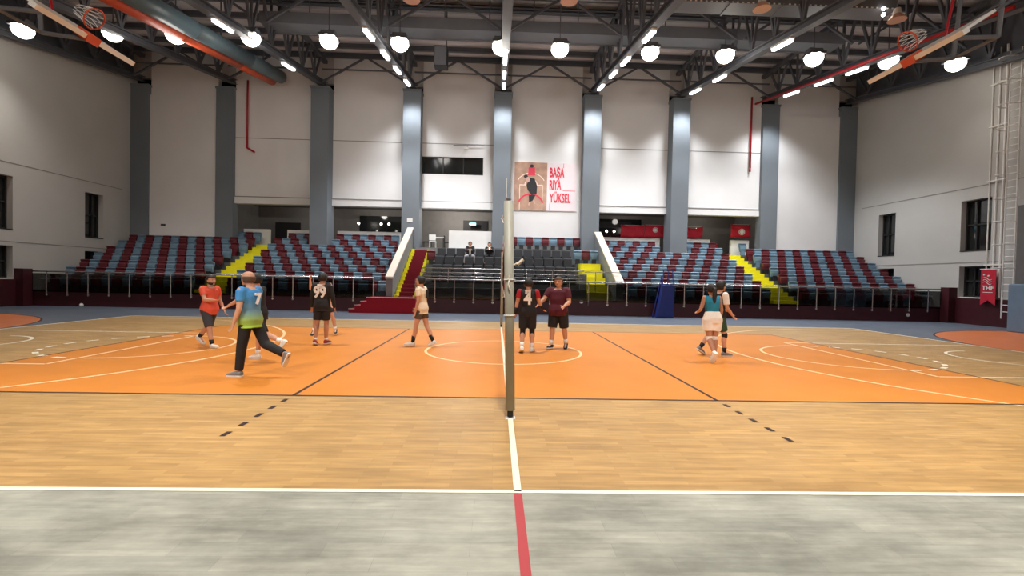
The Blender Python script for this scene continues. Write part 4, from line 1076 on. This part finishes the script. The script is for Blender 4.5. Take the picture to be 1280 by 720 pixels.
        capsule(bm, hip, .056 * H * g_, kn_, .033 * H * g_); capsule(bm, kn_, .033 * H * g_, kn_.lerp(an, .32) - Vector((0, .008 * H, 0)), .034 * H * g_)
        capsule(bm, kn_.lerp(an, .32) - Vector((0, .008 * H, 0)), .034 * H * g_, an, .020 * H)
        capsule(bm, an, .020 * H, an + fd * .08 * H - Vector((0, 0, .018 * H)), .016 * H)
    bd = obj('body', bm, skin, T, smooth=True); remesh(bd, .0085, 3, .5)
    # ---- face details
    bm = nb()
    for s in (1, -1): ball(bm, hp(s * .34, .90, .10), hr * .085, 8)
    obj('eye', bm, M['black'], T, smooth=True)
    bm = nb()
    for s in (1, -1): capsule(bm, hp(s * .18, .97, .30), hr * .05, hp(s * .52, .84, .32), hr * .045, 6)
    obj('eyebrow', bm, hair_m or HAIRM, T, smooth=True)
    bm = nb(); capsule(bm, hp(-.2, 1.0, -.55), hr * .05, hp(.2, 1.0, -.55), hr * .05, 6); obj('mouth', bm, CL['maroon'], T, smooth=True)
    # ---- hair
    if hair:
        bm = nb(); ball(bm, Vector((0, 0, 0)), 1, 24)
        dl = []
        for f in bm.faces:
            c = f.calc_center_median()
            if hair == 'bald': kill = c.z > .25 or c.z < -.55 or c.y > .15
            else: kill = (c.y > .25 and c.z < (.42 if hair != 'bun' else .5)) or c.z < (-.62 if c.y < -.1 else -.15) or (c.y > -.1 and c.z < .05)
            if kill: dl.append(f)
        bmesh.ops.delete(bm, geom=dl, context='FACES')
        bm.transform(HT @ Matrix.Translation((0, -.04 * hr, .12 * hr)) @ Matrix.Diagonal((hr * .99, hr * 1.10, hr * 1.17, 1)))
        h_ = obj('hair', bm, hair_m or HAIRM, T, smooth=True); md = h_.modifiers.new('thick', 'SOLIDIFY'); md.thickness = .016 if hair != 'bald' else .004; md.offset = .4
        if hair == 'ponytail':
            bm = nb(); p = [hp(0, -1.05, .35), hp(.05, -1.45, .0), hp(.0, -1.55, -1.4), hp(-.12, -1.5, -2.9), hp(-.25, -1.42, -4.1)]; rr = (.30, .44, .50, .42, .10)
            for q in range(4): capsule(bm, p[q], rr[q] * hr, p[q + 1], rr[q + 1] * hr, 12)
            pt = obj('ponytail', bm, HAIRM, T, smooth=True); remesh(pt, .012, 4)
    if beard:
        bm = nb(); loft(bm, [(hp(0, .2, -1.06), hx * hr * .3, hy * hr * .4), (hp(0, .22, -.95), hx * hr * .56, hy * hr * .66), (hp(0, .14, -.62), hx * hr * .77, hy * hr * .87), (hp(0, .1, -.48), hx * hr * .78, hy * hr * .84)], 16); obj('beard', bm, HAIRM, T, smooth=True)
    # ---- shirt
    bm = nb(); loft(bm, tor(.016, .02 if female else (-.075 if not tight else -.06), .29))
    sl = []
    for k, s in enumerate((1, -1)):
        S, E_, W, df = A[k]; f_ = 1.0 + (b - 1) * .8
        if female: f_ = .9
        capsule(bm, P + up * .258 * H + X * s * .05 * H, .046 * H * f_, S - X * s * .008 * H, (.040 if sleeve > 0 else .034) * H * f_)
        tb = bm if sleeve_c is None else nb()
        if sleeve > 0:
            e1 = S.lerp(E_, min(1, sleeve))
            if sleeve_c: capsule(tb, S, .042 * H * f_, S.lerp(E_, .2), .041 * H * f_, 14); tube(tb, S, e1, .042 * H * f_, .039 * H * f_, 14)
            else: tube(tb, S, e1, .041 * H * f_, .037 * H * f_, 14)
            if sleeve > 1: capsule(tb, E_, .033 * H * f_, E_.lerp(W, sleeve - 1), .023 * H * f_)
        if sleeve_c: sl.append((tb, k))
    sh = obj('shirt', bm, CL[shirt], T, smooth=True); remesh(sh, .012, 5)
    for tb, k in sl: o_ = obj('sleeve', tb, CL[sleeve_c], T, smooth=True); o_['label'] = sleeve_c + ' sleeve'; remesh(o_, .012, 2)
    # ---- shorts / trousers
    bm = nb()
    e3 = .034 if female else .008
    rg = [(P + up * t_ * H, X * (rx * H * b + e3), fw * (ry * H * b * (1 + (belly - 1) * .5) + e3)) for t_, rx, ry in [q for q in TR if q[0] <= (.10 if female else .02)]]
    loft(bm, [(P + up * -.075 * H, rg[0][1] * .9, rg[0][2] * .9)] + rg)
    for k, s in enumerate((1, -1)):
        hip, kn_, an, fd = J[k]; g_ = (1.0 + (b - 1) * .7) * pant_w + (.06 if female else 0)
        if pant_len <= 1:
            tube(bm, hip, hip.lerp(kn_, pant_len), .062 * H * g_, (.062 - .012 * pant_len) * H * g_, 16)
            ball(bm, hip, .06 * H * g_)
        else:
            capsule(bm, hip, .062 * H * g_, kn_, .047 * H * g_, 16); tube(bm, kn_, kn_.lerp(an, pant_len - 1), .047 * H * g_, (.047 - .009 * (pant_len - 1)) * H * g_, 16)
    pn = 'trousers' if pant_len > 1.5 else 'shorts'
    o_ = obj(pn, bm, CL[pants], T, smooth=True); remesh(o_, .012, 5)
    for k, s in enumerate((1, -1)):
        hip, kn_, an, fd = J[k]
        # shoe
        bm = nb(); side = Vector((1, 0, 0)); upn = side.cross(fd).normalized()
        if upn.z < 0: upn = -upn
        base = an - upn * .042 * H
        L_ = .152 * H
        loft(bm, [(base - fd * .035 * H + upn * .022 * H, side * .020 * H, upn * .018 * H), (base - fd * .025 * H + upn * .030 * H, side * .026 * H, upn * .030 * H), (base + upn * .030 * H, side * .028 * H, upn * .032 * H), (base + fd * .04 * H + upn * .024 * H, side * .029 * H, upn * .024 * H),
                  (base + fd * .08 * H + upn * .018 * H, side * .031 * H, upn * .018 * H), (base + fd * .105 * H + upn * .014 * H, side * .026 * H, upn * .013 * H), (base + fd * .118 * H + upn * .011 * H, side * .012 * H, upn * .007 * H)], 14)
        so = obj('shoe', bm, CL[shoes], T, smooth=True); remesh(so, .008, 2)
        bm = nb(); pts = []
        for t_, w_ in ((-.036, .014), (-.03, .024), (0, .029), (.05, .029), (.08, .033), (.105, .027), (.121, .010)): pts.append((t_ * H, w_ * H))
        poly = [(a_, w_) for a_, w_ in pts] + [(a_, -w_) for a_, w_ in pts[::-1]]
        lo = [bm.verts.new(base + fd * a_ + side * w_ - upn * .000) for a_, w_ in poly]; hi = [bm.verts.new(base + fd * a_ + side * w_ + upn * .011 * H) for a_, w_ in poly]
        bm.faces.new(lo); bm.faces.new(hi[::-1])
        for q in range(len(poly)): bm.faces.new((lo[q], lo[(q + 1) % len(poly)], hi[(q + 1) % len(poly)], hi[q]))
        obj('sole', bm, CL['sole'], so)
        if socks:
            bm = nb(); g_ = 1 + (b - 1) * .7; tube(bm, an + (kn_ - an) * .02, an.lerp(kn_, sock_len), .0235 * H * g_, (.024 + .02 * sock_len) * H * g_, 14); obj('sock', bm, CL[socks], T, smooth=True)
        if knee:
            bm = nb(); kd = (an - kn_).normalized(); td = (hip - kn_).normalized(); g_ = 1.12 if female else 1
            capsule(bm, kn_ + td * .012 * H, .038 * H * g_, kn_, .039 * H * g_); capsule(bm, kn_, .039 * H * g_, kn_ + kd * .022 * H, .037 * H * g_)
            o_ = obj('knee_pad', bm, CL[knee], T, smooth=True); remesh(o_, .01, 3)
        if tight:
            bm = nb(); capsule(bm, hip.lerp(kn_, .6), .043 * H, kn_, .038 * H, 14); tube(bm, kn_, kn_.lerp(an, tight - 1 if tight > 1 else .3), .038 * H, .037 * H, 14); obj('leggings', bm, CL['black'], T, smooth=True)
        if forearm and k in forearm:
            S, E_, W, df = A[k]; bm = nb(); tube(bm, E_.lerp(W, .35), W + df * .01, .0285 * H, .021 * H, 14); obj('arm_sleeve', bm, CL['black'], T, smooth=True)
    if extra: extra(T, P, up, fw, H, b)
    return T

def number(s, name, size, zt=.205, col='white', w=1.0, dy=.0, side=0, colr=None):
    """digits on the back of the shirt"""
    def f(T, P, up, fw, H, b):
        tilt = math.atan2(fw.z, fw.y)
        for q, (txt, sz, t_, nm) in enumerate(((s, size, zt, 'shirt_number'), (name, size * .30, zt + .088, 'shirt_name'))):
            if not txt: continue
            c = P + up * t_ * H - fw * (.067 * H * b + .032 + dy)
            mtx = Matrix.Translation(c) @ Matrix.Rotation(side, 4, 'Z') @ Matrix.Rotation(tilt, 4, 'X') @ Matrix.Rotation(PI / 2, 4, 'X')
            text(nm, txt, sz, colr or M['print'], mtx, T, .009, .012 if q == 0 else .004, w)
    return f

person('person in orange-red T-shirt and dark knee shorts walking beside the bald man', (-6.75, 4.45), (.93, -.36), 1.70, 1.02, 1.15, 2, ((20, 6, 2, -8), (-20, 28, 2, 38)), ((28, 62, 8, 10), (5, 20, 10, 0)),
       SKIN, 'orange', .62, None, 'navy', .98, 1.05, 'shoe_w', 'black', .28, 'short', beard=True)
person('bald person in blue to lime T-shirt and black trousers striding past', (-4.24, 1.3), (-.965, .26), 1.76, 1.04, 1.12, 3, ((-26, 42, 2, 62), (10, 4, 2, 0)), ((20, 30, 8, 10), (-4, 22, 10, 0)),
       SKIN, 'gradient', .6, None, 'black', 1.92, .95, 'shoe_g', None, .2, 'bald', HAIRG, extra=number('7', '', .24, .19, w=1.0))
person('person in black, mostly hidden behind the bald man, reaching one hand forward', (-4.84, 2.8), (-.98, .15), 1.72, 1.0, 1.0, 4, ((8, 4, 2, 0), (-30, 40, 3, 55)), ((38, 40, 14, 8), (48, 12, 8, 4)),
       SKIN, 'black', .6, None, 'black', .95, 1.0, 'shoe_w', 'offwhite', .28, 'short')
person('person seen from behind in long-sleeved black shirt with number 99 and dark red shoes', (-4.4, 5.0), (.05, 1), 1.74, 1.0, 1.0, 1, ((6, 8, 1, 0), (-4, 10, 1, 18)), ((2, 10, 12, 0), (4, 12, 13, 0)),
       SKIN2, 'black', 1.9, None, 'black', .78, 1.06, 'shoe_red', 'offwhite', .18, 'short', extra=number('99', 'IIIIII', .37, .180, w=.80))
person('person in black shoes hidden behind the number 99 player, one arm raised', (-5.08, 6.95), (.15, -1), 1.74, 1.0, 1.0, 2, ((4, 10, 12, 20), (6, 8, 26, 12)), ((62, 100, 14, 8), (5, 15, 10, 0)),
       SKIN, 'black', .5, None, 'black', .8, 1.0, 'black', 'offwhite', .2, 'short')
person('person in cream T-shirt, short grey shorts and black socks walking on the centre circle', (-2.0, 5.0), (-.95, .30), 1.74, .94, .98, 2, ((-12, 14, 2, 22), (14, 4, 2, -4)), ((12, 25, 8, 10), (-6, 18, 9, 0)),
       SKIN, 'white', .6, None, 'grey', .55, 1.0, 'shoe_w', 'black', .42, 'short',
       extra=lambda T, P, up, fw, H, b: (obj('back_print', (lambda bm: (prism(bm, [(.0, .0), (.13, .0), (.13, .20), (.0, .20)], -.008, .008, 'y'), bm.transform(Matrix.Translation(P + up * .15 * H - fw * (.067 * H * b + .018) + Vector((-.03, 0, 0)))), bm)[-1])(nb()), CL['black'], T)))
person('person seen from behind in black number 4 jersey with red sleeves and black arm sleeves', (.54, 4.35), (.10, 1), 1.70, 1.04, 1.08, 1, ((4, 8, 2, 0), (-8, 14, 2, 25)), ((24, 26, 15, -14), (2, 10, 14, 0)),
       SKIN, 'black', .5, 'red', 'black', .88, 1.1, 'shoe_w', 'offwhite', .30, 'short', forearm=(0, 1), tight=1.35, extra=number('4', 'IIIII', .40, .180, w=.9))
person('heavy-set person in loose maroon T-shirt and black knee shorts shaking hands', (1.33, 4.95), (-.38, -.92), 1.76, 1.22, 1.28, 2, ((10, 6, 3, -2), (-6, 14, 5, 22)), ((34, 22, 22, -6), (14, 52, 13, 24)),
       SKIN, 'maroon', .72, None, 'black', .98, 1.12, 'black', 'offwhite', .30, 'short', HAIRG)
person('person with long black ponytail in teal top and white shorts seen from behind', (4.47, 3.45), (-.06, 1), 1.64, 1.06, 1.05, 6, ((4, 8, -2, 8), (-4, 34, -1, 60)), ((6, 22, 16, 0), (4, 70, 16, 22)),
       SKIN2, 'teal', 0, None, 'offwhite', .62, 1.18, 'shoe_w', 'offwhite', .12, 'ponytail', knee='offwhite', female=True, tight=None)
person('person in black top with white sleeves and green shorts beyond the ponytailed player', (4.98, 4.3), (.96, .26), 1.78, .98, 1.0, 4, ((14, 14, 3, 0), (-14, 26, 3, 30)), ((6, 40, 6, 10), (20, 50, 10, 10)),
       SKIN, 'black', .75, 'offwhite', 'green', .8, 1.0, 'shoe_g', 'black', .3, 'short', knee='kneeblk')
# two seated spectators on the back row of padded seats
person('seated spectator in black jacket with light grey trousers on the back row of padded seats', (-3.35 + .545 * 3, 20.75 - .16, 2.42), (0, -1), 1.70, 1.0, 1.0, 8, ((84, 86, 20, 0), (84, 86, 20, 0)), ((30, 75, 8, 28), (30, 75, 8, 28)),
       SKIN, 'black', 1.85, None, 'lgrey', 1.9, .85, 'shoe_w', None, .2, 'short', sit=.565,
       extra=lambda T, P, up, fw, H, b: obj('white_shirt_front', (lambda bm: (loft(bm, [(P + up * .02 * H + fw * .07 * H, Vector((.06, 0, 0)), fw * .035), (P + up * .2 * H + fw * .062 * H, Vector((.05, 0, 0)), fw * .035), (P + up * .27 * H + fw * .045 * H, Vector((.03, 0, 0)), fw * .02)]), bm)[-1])(nb()), CL['offwhite'], T, smooth=True))
person('seated spectator all in black holding a phone on the back row of padded seats', (-3.35 + .545 * 5, 20.75 - .16, 2.42), (0, -1), 1.68, 1.0, 1.05, 14, ((84, 86, 16, 0), (84, 86, 16, 0)), ((38, 80, 6, 30), (38, 80, 6, 30)),
       SKIN, 'black', 1.85, None, 'black', 1.9, .9, 'black', None, .2, 'short', sit=.565)
bm = nb(); box(bm, -.04, .04, -.012, .0, 0, .15); ph = obj('phone', bm, M['white'], bevel=.003); ph.location = (-3.35 + .545 * 5, 20.10, 3.30); ph.rotation_euler = (-.5, 0, 0)
tag(ph, 'small white phone held by the spectator dressed in black', 'phone')

# ------------------------------------------------------------------ world, camera
w = bpy.data.worlds.new('World'); sc.world = w; w.use_nodes = True
w.node_tree.nodes['Background'].inputs[0].default_value = (0.5, 0.5, 0.55, 1); w.node_tree.nodes['Background'].inputs[1].default_value = 0.0
def area(name, loc, sx, sy, e, col, rot=(0, 0, 0)):
    l = bpy.data.lights.new(name, 'AREA'); l.shape = 'RECTANGLE'; l.size = sx; l.size_y = sy; l.energy = e; l.color = col
    o = bpy.data.objects.new(name, l); C.objects.link(o); o.location = loc; o.rotation_euler = rot
    return o
yaw, pitch, roll = 0.03271, -0.01808, 0.02052
f0 = Vector((math.sin(yaw) * math.cos(pitch), math.cos(yaw) * math.cos(pitch), math.sin(pitch)))
r0 = Vector((math.cos(yaw), -math.sin(yaw), 0)); u0 = r0.cross(f0)
r = r0 * math.cos(roll) + u0 * math.sin(roll); u = -r0 * math.sin(roll) + u0 * math.cos(roll)
cd = bpy.data.cameras.new('Camera'); co = bpy.data.objects.new('Camera', cd); C.objects.link(co)
cd.sensor_fit = 'HORIZONTAL'; cd.sensor_width = 36; cd.lens = 603.5 * 36 / 1280; cd.clip_start = .05; cd.clip_end = 200
mw = Matrix((r, u, -f0)).transposed().to_4x4(); mw.translation = (-.202, -6.795, 1.683)
co.matrix_world = mw
sc.camera = co
sc.view_settings.view_transform = 'Standard'; sc.view_settings.look = 'None'; sc.view_settings.gamma = 1
sc.view_settings.use_curve_mapping = False; sc.view_settings.exposure = 0.54
